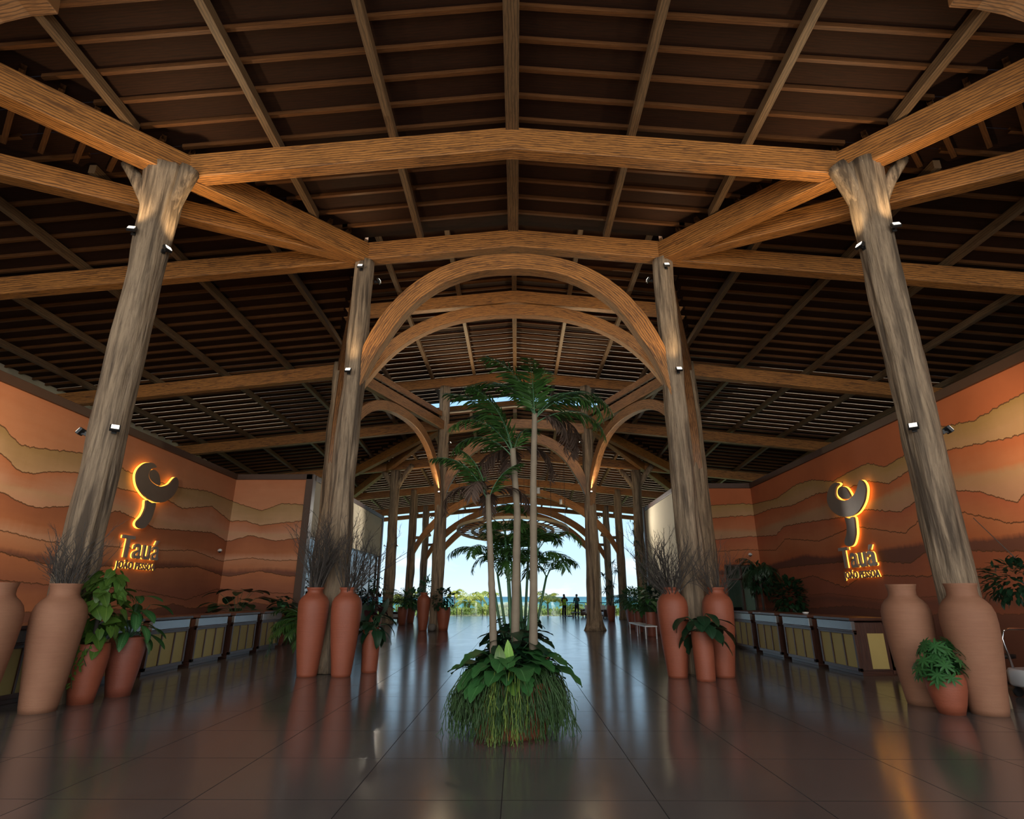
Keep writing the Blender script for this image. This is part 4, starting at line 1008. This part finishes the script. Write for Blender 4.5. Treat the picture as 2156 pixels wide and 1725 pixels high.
palm('palm_tree', 'tallest right palm of the centre planter, topped by spreading green fronds', 'palm', .26, 7.36, .55, [(0,0,0),(.02,0,1.2),(.03,0,2.4),(.06,0,3.3)], .047,
     [(.35, .35, 1.0, 2.6), (-.3, .0, .75, 2.0), (pi-.2, 1.2, 1.2, 1.7), (pi+.5, 1.35, 1.1, 1.3), (.05, 1.05, 1.3, 2.2), (-.4, .85, 1.15, 2.2), (.5, 1.25, 1.1, 1.9), (2.2, 1.4, 1.1, 1.0), (-1.7, 1.35, 1.0, 1.3), (-.2, .6, 1.1, 1.9), (1.2, 1.45, 1.1, .8)], GT, ll=.3, nl=36, dry=2)
# second planter behind with a clump of thin palms
p2 = thing('planter', 'second planter behind the centre one, ringed with dark leaves at the palm clump foot', 'planter', (.1, 11.6, 0))
MB().lathe([(.3,0),(.5,0),(.56,.3),(.58,.5),(.54,.56),(.5,.5)], 48).build('pot', M['terra'], p2)
MB().lathe([(.01,.5),(.5,.5),(.5,.52),(.02,.55)], 30).build('soil', M['soil'], p2)
broad(p2, (0, 0, .5), 70, .30, .26, .75, .62, 'leaf_dark', 'lobed', 31, el=(.1, 1.4), lo=.4)
ar = thing('areca_palm', 'clump of thin-stemmed palms with dark arching fronds in the second planter', 'palm', (.1, 11.6, .5))
R.seed(5); bs = MB()
tops = []
for i in range(11):
    a = i*2.4; rr = .1+.22*(i/11); h = [2.55,1.7,1.8,2.1,1.45,1.9,1.6,2.2,1.4,1.75,1.5][i]
    x0, y0 = cos(a)*rr, sin(a)*rr; x1, y1 = cos(a)*rr*2.3, sin(a)*rr*1.6
    if i == 0: x1, y1 = -.05, 0
    bs.sweep([(x0+(x1-x0)*t, y0+(y1-y0)*t, h*t) for t in (0,.33,.66,1)], [.03,.027,.024,.02], segs=8); tops.append((x1, y1, h, a))
bs.build('stems', M['green_stem'], ar)
for (x1, y1, h, a) in tops:
    for k in range(4):
        bl, b2 = MB(), MB(); az = a + k*1.57 + rnd(-.3,.3)
        frond(bl, b2, (x1, y1, h-.05), az, rnd(.9, 1.4) if h < 1.95 else rnd(1.1, 1.45), rnd(.85, 1.15) if h < 1.95 else .55, rnd(1.6, 2.4), .32, 26, .03)
        f = bl.build('frond', M['palm'], ar); b2.build('midrib', M['green_stem'], f)

def potted(name, label, x, yy, prof, m, s=1., seed=0):
    r = thing(name, label, 'potted plant', (x, yy, 0), 0, GPP); return r, pot(prof, M[m], r, s, seed=seed)
def palmbush(r, zt, n, L, seed, ll=.26, nl=22, el=(.5, 1.4), bend=(1.2, 2.2), azr=None, m='palm'):
    R.seed(seed)
    for k in range(n):
        bl, b2 = MB(), MB(); az = (k*2.4 if azr is None else rnd(*azr))
        frond(bl, b2, (0.04*cos(az), .04*sin(az), zt-.05), az, rnd(*el), L*rnd(.8,1.1), rnd(*bend), ll, nl, .03)
        f = bl.build('frond', M[m], r); b2.build('midrib', M['green_stem'], f)
# left, by the forked column
r, zt = potted('potted_pothos', 'climbing yellow-green leafed plant in a red pot right of the left forked column', -6.38, 9.3, TALLP, 'terra', 1., 1)
R.seed(41); bl, bs = MB(), MB()
bs.sweep([(0,0,zt-.1),(0,0,1.8)], .03, segs=8)
for i in range(150):
    t = rnd(0, 1); a = rnd(0, 2*pi); z = .78+1.12*t; rad = (.17+.16*sin(pi*min(1,t*1.05)))*rnd(.5, 1.15)
    p = V((cos(a)*rad+.06*t, sin(a)*rad, z)); s = rnd(.7, 1.15)
    bl.leaf(p, (cos(a)*.7+rnd(-.5,.5), sin(a)*.7+rnd(-.5,.5), -.6+rnd(-.4,.7)), (cos(a)+rnd(-.4,.4), sin(a)+rnd(-.4,.4), .8), .22*s, .18*s, 'heart', droop=.5, fold=.12, n=5, wave=.02)
f = bl.build('foliage', M['leaf_pothos'], r); bs.build('moss_pole', M['twig'], r)
bl, bs = MB(), MB()
for (dx, L) in ((-.02, .6), (.06, .38), (.12, .3)):
    pts = [(dx, -.2, zt), (dx+.02, -.27, zt-.1), (dx-.03, -.265, zt-L*.6), (dx+.02, -.24, zt-L)]; bs.sweep(pts, .005, segs=4)
    for k in range(int(L*26)):
        t = k/(L*26); z = zt-.02-L*t; bl.leaf((dx+rnd(-.05,.05), -.275, z), (rnd(-1,1), -.4, -.5), (0,-1,.3), .07, .035, 'oval', n=3)
bl.build('trailing_vine', M['leaf_pothos'], r); bs.build('vine_stem', M['green_stem'], r)
r, zt = potted('potted_dieffenbachia', 'striped broad-leafed plant in a dark red tall pot, right of the climbing plant', -6.28, 9.98, TALLP, 'dark_clay', 1.06, 2)
broad(r, (0, 0, zt-.05), 26, .44, .17, .75, .36, 'leaf_dieff', 'oval', 42, el=(.1, 1.45), lo=.35, droop=.9, n_seg=8, wave=.01)
# palm fronds behind the far-left urn
r, zt = potted('potted_palm', 'feathery palm behind the urn at the left photo edge', -6.95, 8.82-.25+.0, CYL, 'dark_clay', .75, 3) if False else potted('potted_palm', 'feathery palm behind the pale urns at the left photo edge', -8.6, 8.0, TALLP, 'dark_clay', .9, 3)
palmbush(r, zt+.1, 12, 1.35, 43, .3, 30, (.7, 1.3), (1.3, 2.2))
# slim cylinder pot with big leaves, right
r, zt = potted('potted_philodendron', 'big glossy dark leaves in a slim cylinder pot before the tall right column', 3.62, 11.78, CYL, 'terra', 1., 4)
broad(r, (0, 0, zt-.05), 24, .46, .27, .46, .42, 'leaf_dark', 'oval', 44, el=(-.1, 1.3), lo=.45, droop=1.0, n_seg=8, pr=.009)
# schefflera pot
r, zt = potted('potted_schefflera', 'small round pot of bushy finger-leafed greenery between the two right pale urns', 5.93, 8.62, BOWL, 'terra', 1., 5)
R.seed(45); bl, bs = MB(), MB()
for i in range(80):
    a = rnd(0, 2*pi); e = rnd(-.5, 1.3); t = rnd(.3, 1); c = V((-.02+cos(a)*cos(e)*.38*t, -.05+sin(a)*cos(e)*.3*t, zt+.08+sin(e)*.36*t))
    bs.sweep([(0,0,zt-.05), (c.x*.5, c.y*.5, max(zt, c.z)), tuple(c)], .004, segs=4, cap=False)
    n = V((cos(a)*.8, sin(a)*.8, .6)).normalized(); u = n.cross(V((0,0,1))).normalized(); w_ = n.cross(u)
    for k in range(8):
        q = 2*pi*k/8; dd = u*cos(q)+w_*sin(q)+n*.15; bl.leaf(c, dd, n, .13*rnd(.8,1.1), .035, 'oval', droop=.4, n=3)
bl.build('foliage', M['leaf'], r); bs.build('stems', M['green_stem'], r)
# right photo edge
r, zt = potted('potted_fig', 'tall dark-leafed shrub reaching in at the right photo edge', 8.15, 9.2, TALLP, 'dark_clay', .9, 6)
bs = MB(); bs.sweep([(0,0,zt-.1), (-.1,0,1.4), (-.35,0,1.75)], [.02,.015,.01], segs=8); bs.sweep([(0,0,zt-.1), (-.2,0,1.9), (-.75,.1,2.7)], [.012,.008,.005], segs=6); bs.build('stem', M['twig'], r)
bushy(r, (-.35, 0, 1.68), 380, .5, .15, .065, 'leaf_dark', 46, 'oval', 1.0, .72)
# behind the left urn pair
r, zt = potted('potted_palm', 'dark palm behind the left red urn of the pair', -4.62, 13.95, TALLP, 'dark_clay', .9, 7)
palmbush(r, zt+.05, 18, 1.15, 47, .3, 30, (.3, 1.25), (1.4, 2.2), azr=(1.2, 5.2))
r, zt = potted('potted_caladium', 'slim red pot with drooping dark leaves behind the right red urn of the pair', -3.02, 13.0, CYL, 'terra', .95, 8)
broad(r, (0, 0, zt-.02), 20, .38, .26, .45, .36, 'leaf_dark', 'heart', 48, el=(-.3, 1.2), lo=.3, droop=1.1, n_seg=7)
r, zt = potted('potted_croton', 'burgundy and green leafed plant in a round pot beyond the left urn pair', -6.0, 25.6, BOWL, 'terra', 1.5, 9)
broad(r, (0, 0, zt-.05), 34, .5, .28, 1.15, .55, 'red_leaf', 'oval', 49, el=(.3, 1.4), lo=.4); bushy(r, (.1, 0, zt+1.15), 90, .4, .16, .09, 'leaf_dark', 50)
b = MB(); b.leaf((-.15, -.5, zt+.35), (-.1, -.3, -.9), (0, -1, .2), 1.05, .62, 'heart', droop=.2, n=9, wave=.02); b.leaf((.35, -.3, zt-.05), (.45, -.2, .9), (.3, -1, 0), .8, .3, 'oval', n=8); b.build('foliage', M['leaf_dark'], r)['label'] = 'one huge dark hanging leaf'
r, zt = potted('potted_palm', 'bushy palm in a red pot beside the two-armed left column', -6.35, 34.0, TALLP, 'terra', 1.15, 10)
palmbush(r, zt+.1, 22, 1.5, 51, .34, 20, (.6, 1.5), (.8, 1.8)); bushy(r, (.3, 0, zt+.35), 120, .5, .3, .1, 'leaf', 52)
r, zt = potted('potted_shrub', 'second red pot right behind the bushy palm by the two-armed left column', -6.25, 36.0, TALLP, 'terra', 1.1, 11)
bushy(r, (.25, 0, zt+.4), 160, .65, .3, .12, 'leaf', 53, 'lance')
r, zt = potted('potted_shrub', 'leafy pot at the foot of the farthest left trunk column', -6.9, 46.8, CYL, 'dark_clay', 1.0, 12)
bushy(r, (0, 0, zt+.9), 260, .9, .45, .12, 'leaf', 54, 'lance', .8, 1.3)
r, zt = potted('potted_vine', 'tall terracotta pot with trailing vine beside the left rear court column', -3.33, 28.15, TALLP, 'terra', 1.25, 13)
bushy(r, (-.05, -.1, zt+.3), 240, .52, .17, .12, 'leaf_dark', 55, 'oval', .95, 1.1)
# right side cluster
spec = [('potted_heartleaf', 'big heart-shaped green leaves in a tapering dark pot behind the white bench', 5.42, 24.3, CYL, 'dark_clay', 1.05, 'heart'),
 ('potted_shrub', 'bushy plant in a dark pot against the right cream wall', 6.0, 25.7, TALLP, 'dark_clay', 1.0, 'dark'),
 ('potted_shrub', 'small-leafed light green bush above the far end of the white bench', 5.55, 27.3, CYL, 'dark_clay', 1.0, 'light'),
 ('potted_shrub', 'mid-green bush by the end of the right cream wall', 5.9, 30.6, TALLP, 'dark_clay', 1.1, 'light'),
 ('potted_palm', 'palm in a large dark red pot beside the right two-armed column', 6.45, 33.8, TALLP, 'dark_clay', 1.25, 'palm'),
 ('potted_dracaena', 'spiky tall plant in an orange pot beyond the right rear court column', 6.15, 39.0, TALLP, 'terra', 1.15, 'spiky')]
for k, (nm, lb, x, yy, prof, m_, s, kind) in enumerate(spec):
    r, zt = potted(nm, lb, x, yy, prof, m_, s, 20+k)
    if kind == 'heart': broad(r, (0,0,zt-.05), 30, .42, .34, .95, .5, 'leaf', 'heart', 60+k, el=(.1, 1.4), lo=.35, droop=.8)
    elif kind == 'dark': bushy(r, (0,0,zt+.5), 200, .55, .28, .15, 'leaf_dark', 60+k, 'oval', .8, 1.1)
    elif kind == 'light': bushy(r, (0,0,zt+.45), 420, .62, .13, .08, 'leaf', 60+k, 'oval', .95, 1.0)
    elif kind == 'palm': palmbush(r, zt+.1, 18, 1.5, 60+k, .36, 20, (.5, 1.4), (1, 2)); bushy(r, (0,0,zt+.2), 120, .6, .35, .12, 'leaf', 70+k, 'lance')
    else:
        bs = MB(); R.seed(66)
        for q in range(5):
            a = q*1.3; top = (cos(a)*.45, sin(a)*.3, zt+[2.2,1.3,1.8,.9,2.6][q]); bs.sweep([(0,0,zt-.1), (top[0]*.4, top[1]*.4, top[2]*.6), top], [.025,.02,.015], segs=6)
            bl = MB()
            for w2 in range(34): bl.leaf(top, sph(w2*2.4, rnd(-.3, 1.3)), (0,0,1), rnd(.45,.7), .05, 'lance', droop=1., n=4)
            bl.build('leaf_tuft', M['leaf_dark'], r)
        bs.build('stem', M['twig'], r)
r = thing('tall_bamboo', 'very tall slender bamboo with leaf tufts at the end of the right cream wall', 'bamboo', (6.42, 29.75, 0), 0)
pot(CYL, M['dark_clay'], r, 1.0); R.seed(70); bs, bl = MB(), MB()
for q in range(4):
    top = V((-.35+.22*q, .1*q, [5.2, 4.2, 3.3, 2.7][q])); pts = [V((0,0,.8)).lerp(top, t)+V((.06*sin(t*5+q), 0, 0)) for t in [i/8 for i in range(9)]]
    bs.sweep(pts, [.014-.001*i for i in range(9)], segs=6)
    for p in pts[4:]:
        for k in range(11): bl.leaf(p+V((rnd(-.1,.1), 0, rnd(-.2,.2))), sph(rnd(0,6.3), rnd(-.9,.6)), (0,0,1), rnd(.22,.4), .05, 'lance', droop=.6, n=3)
bs.build('canes', M['green_stem'], r); bl.build('foliage', M['leaf_dark'], r)
# plants behind the desks
r, zt = potted('potted_rubber_plant', 'large dark round-leafed plant behind the last left desks', -8.95, 19.4, TALLP, 'dark_clay', 1.1, 30)
broad(r, (0,0,zt-.05), 26, .55, .36, 1.0, .95, 'leaf_dark', 'oval', 80, el=(.1, 1.3), lo=.5, droop=.5, tilt=.2)
r, zt = potted('potted_monstera', 'low dark broad-leafed plant right of the round-leafed one, at the end of the left desks', -7.75, 19.85, BOWL, 'dark_clay', 1.3, 31)
broad(r, (0,0,zt+.2), 24, .42, .32, .75, .5, 'leaf_dark', 'lobed', 81, el=(.2, 1.4), lo=.5)
r, zt = potted('potted_tree_fern', 'tall dark drooping plant beside the doorway on the right', 8.75, 21.3, TALLP, 'dark_clay', 1.1, 32)
bs = MB(); bs.sweep([(0,0,.8),(0,0,2.5)], .04, segs=8); bs.build('stem', M['twig'], r); palmbush(r, 2.5, 18, .95, 82, .3, 20, (-.1, 1.2), (1.6, 2.6), m='leaf_dark')
bushy(r, (0, 0, 2.0), 200, .5, .25, .1, 'leaf_dark', 85, 'lance', .9, 1.2)
r, zt = potted('potted_ficus', 'dense round dark bush behind the right desks', 8.95, 19.6, TALLP, 'dark_clay', 1.0, 33)
bushy(r, (0,0,1.45), 420, .6, .2, .11, 'leaf_dark', 83, 'oval', .85, 1.05)
# ---------------------------------------------------------------- bench, cart, chair, seating
r = thing('bench', 'low white metal bench before the right-hand potted plants', 'bench', (5.08, 24.4, 0))
MB().box((0, 0, .44), (.46, 3.2, .05)).build('seat', M['white'], r, bevel=.008)
for x in (-.2, .2):
    for yy in (-1.55, 0, 1.55): MB().box((x, yy, .21), (.035, .035, .42)).build('leg', M['white'], r)
r = thing('luggage_cart', 'white and chrome luggage cart cut off by the right photo edge', 'cart', (8.33, 9.75, 0))
b = MB()
for z, s in ((.17,.96), (.2,1), (.38,1), (.42,.95)):
    n = 28
    for k in range(n):
        a = 2*pi*k/n; q = (abs(cos(a))**.5*math.copysign(1, cos(a))*.5*s, abs(sin(a))**.5*math.copysign(1, sin(a))*.34*s, z); b.v.append(q)
for j in range(3):
    for k in range(28): b.face((j*28+k, j*28+(k+1) % 28, (j+1)*28+(k+1) % 28, (j+1)*28+k), None, True)
b.face(list(reversed(range(28)))); b.face([84+k for k in range(28)]); b.build('base', M['white'], r)
for yy in (-.22, .22):
    b = MB(); b.sweep([(-.36, yy, .4), (-.42, yy, .85), (-.38, yy, .96), (-.28, yy, 1.0), (.3, yy, 1.0), (.4, yy, .9), (.4, yy, .4)], .018, segs=10, up=(0,1,0)); b.build('rail', M['chrome'], r)
for x in (-.36, .36):
    for yy in (-.24, .24):
        b = MB(); b.sweep([(x, yy-.02, .075), (x, yy+.02, .075)], .072, segs=20); b.build('wheel', M['black'], r); 
        MB().box((x, yy, .13), (.05, .06, .1)).build('caster_fork', M['black'], r)
r = thing('office_chair', 'black high-backed chair by the right wall, behind the pale urn', 'chair', (8.72, 11.2, 0))
b = MB(); b.sweep([(0, .1, .6), (0, .14, .85), (0, .18, 1.12)], [.2, .23, .19], [.04,.04,.03], segs=18, up=(0,1,0)); b.build('backrest', M['black'], r)
MB().lathe([(.03, .44), (.25, .46), (.26, .52), (.04, .54)], 24).build('seat', M['black'], r)
MB().lathe([(.03, .06), (.03, .45)], 12).build('post', M['black'], r)
for k in range(5):
    a = k*1.257; MB().box((.15*cos(a), .15*sin(a), .05), (.3, .04, .04), a).build('foot', M['black'], r)
def sofa(label, x, yy, rz, w, name='outdoor_sofa', cat='sofa'):
    r = thing(name, label, cat, (x, yy, 0), rz, 'white lounge seats on the terrace')
    b = MB(); b.box((0, 0, .2), (w, .85, .1))
    for sx in (-1, 1):
        for sy in (-1, 1): b.box((sx*(w/2-.06), sy*.36, .08), (.07, .07, .16))
    b.build('frame', M['desk'], r)
    n = max(1, round(w/.8))
    for k in range(n): MB().box((-w/2+(k+.5)*w/n, 0, .34), (w/n-.03, .8, .18)).build('seat_cushion', M['white'], r, bevel=.04)
    for k in range(n): MB().box((-w/2+(k+.5)*w/n, .35, .62), (w/n-.03, .18, .5), 0, Matrix.Rotation(-.15, 3, 'X')).build('back_cushion', M['white'], r, bevel=.05)
    for sx in (-1, 1): MB().box((sx*(w/2+.05), 0, .35), (.1, .85, .45)).build('arm', M['desk'], r)
sofa('white two-seat terrace sofa left of the right rear court column', 6.0, 46.4, -.4, 1.7)
sofa('white terrace armchair right of the right rear court column', 6.6, 44.2, -1.3, .9, 'armchair', 'armchair')
sofa('small white armchair behind the red pots on the left', -8.0, 38.4, .8, .9, 'armchair', 'armchair')
r = thing('coffee_table', 'low dark coffee table in front of the terrace sofa', 'table', (4.95, 46.6, 0))
MB().box((0,0,.33), (1.3, .7, .06)).build('tabletop', M['desk'], r, bevel=.01)
for sx in (-1, 1):
    for sy in (-1, 1): MB().box((sx*.55, sy*.28, .15), (.07, .07, .3)).build('leg', M['desk'], r)

# ---------------------------------------------------------------- two people at the railing
def person(label, x, yy, rz, skin, top, legs, vest=None, bun=False):
    r = thing('person', label, 'person', (x, yy, 0), rz)
    pts = [(0,0,.93),(0,.01,1.12),(0,.0,1.33),(0,.0,1.43),(0,-.015,1.52),(0,-.02,1.60),
           (.17,.0,1.38),(.24,-.02,1.12),(.19,-.2,1.18),(.11,-.24,1.36),      # right arm raised to the face
           (-.17,.0,1.38),(-.25,.0,1.12),(-.20,-.18,1.0),(-.12,-.25,1.05),
           (.09,0,.88),(.10,-.01,.48),(.10,.02,.08),(.11,-.13,.03),
           (-.09,0,.88),(-.12,.02,.48),(-.14,.04,.08),(-.15,-.11,.03)]
    ed = [(0,1),(1,2),(2,3),(3,4),(4,5),(2,6),(6,7),(7,8),(8,9),(2,10),(10,11),(11,12),(12,13),(0,14),(14,15),(15,16),(16,17),(0,18),(18,19),(19,20),(20,21)]
    rad = [.13,.125,.14,.055,.085,.08,.06,.045,.038,.035,.06,.045,.038,.035,.09,.065,.045,.035,.09,.065,.045,.035]
    me = bpy.data.meshes.new('body'); me.from_pydata(pts, ed, []); o = bpy.data.objects.new('body', me); COL.objects.link(o); o.parent = r
    md = o.modifiers.new('skin', 'SKIN'); 
    for i, q in enumerate(me.skin_vertices[0].data): q.radius = (rad[i]*(1.15 if i < 3 else 1), rad[i]*(.8 if i < 3 else 1)); q.use_root = (i == 0)
    o.modifiers.new('sub', 'SUBSURF').levels = 1; o.modifiers['sub'].render_levels = 2
    me.materials.append(skin)
    b = MB(); b.sweep([(0,.005,.9),(0,.01,1.05),(0,0,1.25),(0,0,1.38),(0,0,1.44)], [.165,.155,.175,.15,.07], [.12,.115,.125,.10,.06], segs=20); b.sweep([(.16,0,1.38),(.235,-.02,1.14)], [.075,.06], segs=12); b.sweep([(-.16,0,1.38),(-.245,0,1.14)], [.075,.06], segs=12)
    b.build('shirt', top, r)
    b = MB()
    for s, f in ((1, .10), (-1, -.13)): b.sweep([(s*.085,0,.95),(s*.095,0,.7),(f,.01,.48),(f*1.05,.03,.08)], [.095,.09,.075,.065], segs=14)
    b.build('trousers', legs, r)
    b = MB()
    for f in (.105, -.145): b.sweep([(f,.06,.045),(f,-.06,.05),(f,-.17,.03)], [.045,.048,.03], [.045,.045,.028], segs=12)
    b.build('shoes', M['black'], r)
    b = MB(); b.sweep([(0,.02,1.5),(0,.035,1.58),(0,.01,1.66),(0,-.0,1.69)], [.06,.092,.085,.03], [.07,.09,.09,.03], segs=16)
    if bun: b.lathe([(.01,0),(.05,.02),(.06,.06),(.04,.1),(.01,.11)], 14, (0, .12, 1.54))
    b.build('hair', M['black'], r)
    b = MB(); b.sweep([(0,-.085,1.56),(0,-.115,1.545)], [.012,.014], segs=8); b.build('nose', skin, r)
    if vest:
        b = MB(); b.sweep([(0,.005,.84),(0,.01,1.0),(0,0,1.2),(0,0,1.3)], [.185,.175,.185,.16], [.14,.13,.14,.12], segs=20); b.build('vest', vest, r)
    return r
SK = simple('brown_skin', (.16, .08, .05), .6)
person('person in a yellow-green vest and dark trousers standing by the railing', 3.9, 48.6, .5, SK, simple('dark_shirt', (.03, .03, .035), .8), simple('dark_trousers', (.012, .012, .016), .8), simple('hi_vis_vest', (.42, .75, .04), .7), False)
person('person in a teal shirt with tied hair, standing right of the vested person', 4.9, 48.6, -.5, SK, simple('teal_shirt', (.02, .14, .15), .8), simple('navy_trousers', (.012, .016, .025), .8), None, True)
r = thing('broom', 'thin broom standing between the two people', 'broom', (4.25, 48.3, 0))
b = MB(); b.sweep([(0,0,.06),(-.03,0,.95)], .013, segs=8); b.build('handle', M['black'], r); MB().box((.12, 0, .03), (.5, .12, .06)).build('brush', M['black'], r)

# ---------------------------------------------------------------- glass railing
r = thing('glass_railing', 'frameless glass railing on short dark posts along the terrace edge', 'railing', (0, 49.2, 0))
k = 0; x = -13.2
while x < 14:
    for dx in (0, .35): MB().box((x+dx, 0, .26), (.05, .05, .52)).build('post', M['black'], r)
    MB().box((x+1.23, 0, .58), (1.7, .014, 1.0)).build('pane', M['glass'], r)
    x += 2.1
b = MB(); b.box((6.4, 49.25, 1.02), (4.6, .08, .05)); tag(b.build('handrail', M['trim']), 'brown timber handrail behind the two people', 'handrail')
for hx in (4.2, 6.4, 8.6):
    q = MB().box((hx-6.4+6.4, 49.25, .5), (.05, .05, 1.0)).build('rail_post', M['trim']); q.parent = bpy.data.objects['handrail']

# ---------------------------------------------------------------- palms and shrubs on the dune
R.seed(90)
GO = 'palms on the dune below the terrace'
def dune_palm(x, yy, z0, h, L, n, label, leaf='palm_sun', up=(.4, 1.3), lw=.12):
    o = thing('coconut_palm', label, 'palm', (x, yy, z0), 0, GO)
    b = MB(); b.sweep([(0,0,0),(.05*h,0,h*.5),(.03*h,0,h)], [.13,.1,.08], segs=10); b.build('trunk', M['trunk_palm'], o)
    for k in range(n):
        bl, bs = MB(), MB(); frond(bl, bs, (.03*h, 0, h), k*2.4, rnd(*up), L*rnd(.85,1.1), rnd(1.2, 2.2), L*.34, 16, lw, rr=.03)
        f = bl.build('frond', M[leaf], o); bs.build('midrib', M['shrub'], f)
dune_palm(2.9, 57, -2.2, 3.0, 2.2, 13, 'yellow palm with upswept fronds right of the centre palms', up=(.8, 1.4))
dune_palm(-5.4, 68, -2.6, 3.4, 2.3, 13, 'yellow-green bushy palm left of the centre palms')
dune_palm(-3.6, 62, -2.4, 2.2, 1.9, 12, 'short bright yellow palm among the shrubs left of centre')
dune_palm(-1.4, 66, -2.5, 2.5, 1.8, 12, 'short yellow palm behind the centre palm stems')
dune_palm(5.4, 60, -2.4, 2.5, 1.5, 11, 'small yellow palm between the two people and the sofa')
dune_palm(-8.9, 85, -3.2, 5.0, 1.3, 12, 'slim distant palm with a small round crown nearest the left rear column', lw=.16)
dune_palm(-6.4, 105, -3.6, 5.4, 1.5, 11, 'tiny distant palm silhouette, left one of two near the centre', 'shrub', lw=.16)
dune_palm(-4.6, 108, -3.6, 5.3, 1.5, 11, 'tiny distant palm silhouette, right one of two near the centre', 'shrub', lw=.16)
dune_palm(-10.9, 58, -2.8, 3.6, 2.2, 13, 'yellow palm seen between the left trunk columns')
dune_palm(10.6, 62, -3.0, 2.6, 2.0, 12, 'yellow palm seen between the right trunk columns')
GS = 'rounded shrubs on the dune'
R.seed(91); q = 0
prot = {}
for (x, yy, rad) in [(-13,60,1.9),(-10,64,2.2),(-7.8,60,1.5),(-6.6,63,1.7),(-5,59,1.3),(-2.6,60,1.3),(-1,62,1.6),(.8,60,1.4),(1.8,66,1.6),(4.2,64,1.3),(6.6,66,1.8),(7.6,60,1.3),(9.6,64,1.5),(12.5,60,1.9),(-8.4,74,2.2),(-3.5,76,2.2),(2.2,80,2.0),(7.2,78,2.0),(-12,78,2.6),(12,80,2.4)]:
    q += 1; b = MB(); rad *= 1.35; top_ = 1.5-yy*rnd(.0135, .0225)
    for i in range(560):
        d = sph(rnd(0, 2*pi), math.asin(rnd(-.2, 1))); p = V((d.x*rad*1.25, d.y*rad, d.z*rad*.8))*rnd(.72, 1)*(1+.18*noise.noise(d*2.3+V((q,0,0))))
        b.leaf(p, (d+V((rnd(-.6,.6), rnd(-.6,.6), rnd(-.3,.5)))).normalized(), d, .42, .22, 'oval', n=2)
    ring = 'behind' if yy > 70 else 'near'
    o = b.build('dune_shrub', M['shrub']); o.location = (x, yy, top_-rad*.8)
    if rad and True: pass
    px = 'left' if x < -1.5 else ('right' if x > 1.5 else 'centre')
    tag(o, f'yellow-green rounded shrub on the dune, {["nearer","farther"][yy > 70]} row, {px} part of the sea view', 'shrub', GS)
# warm light reaches the murals from the floodlights on the forked columns above
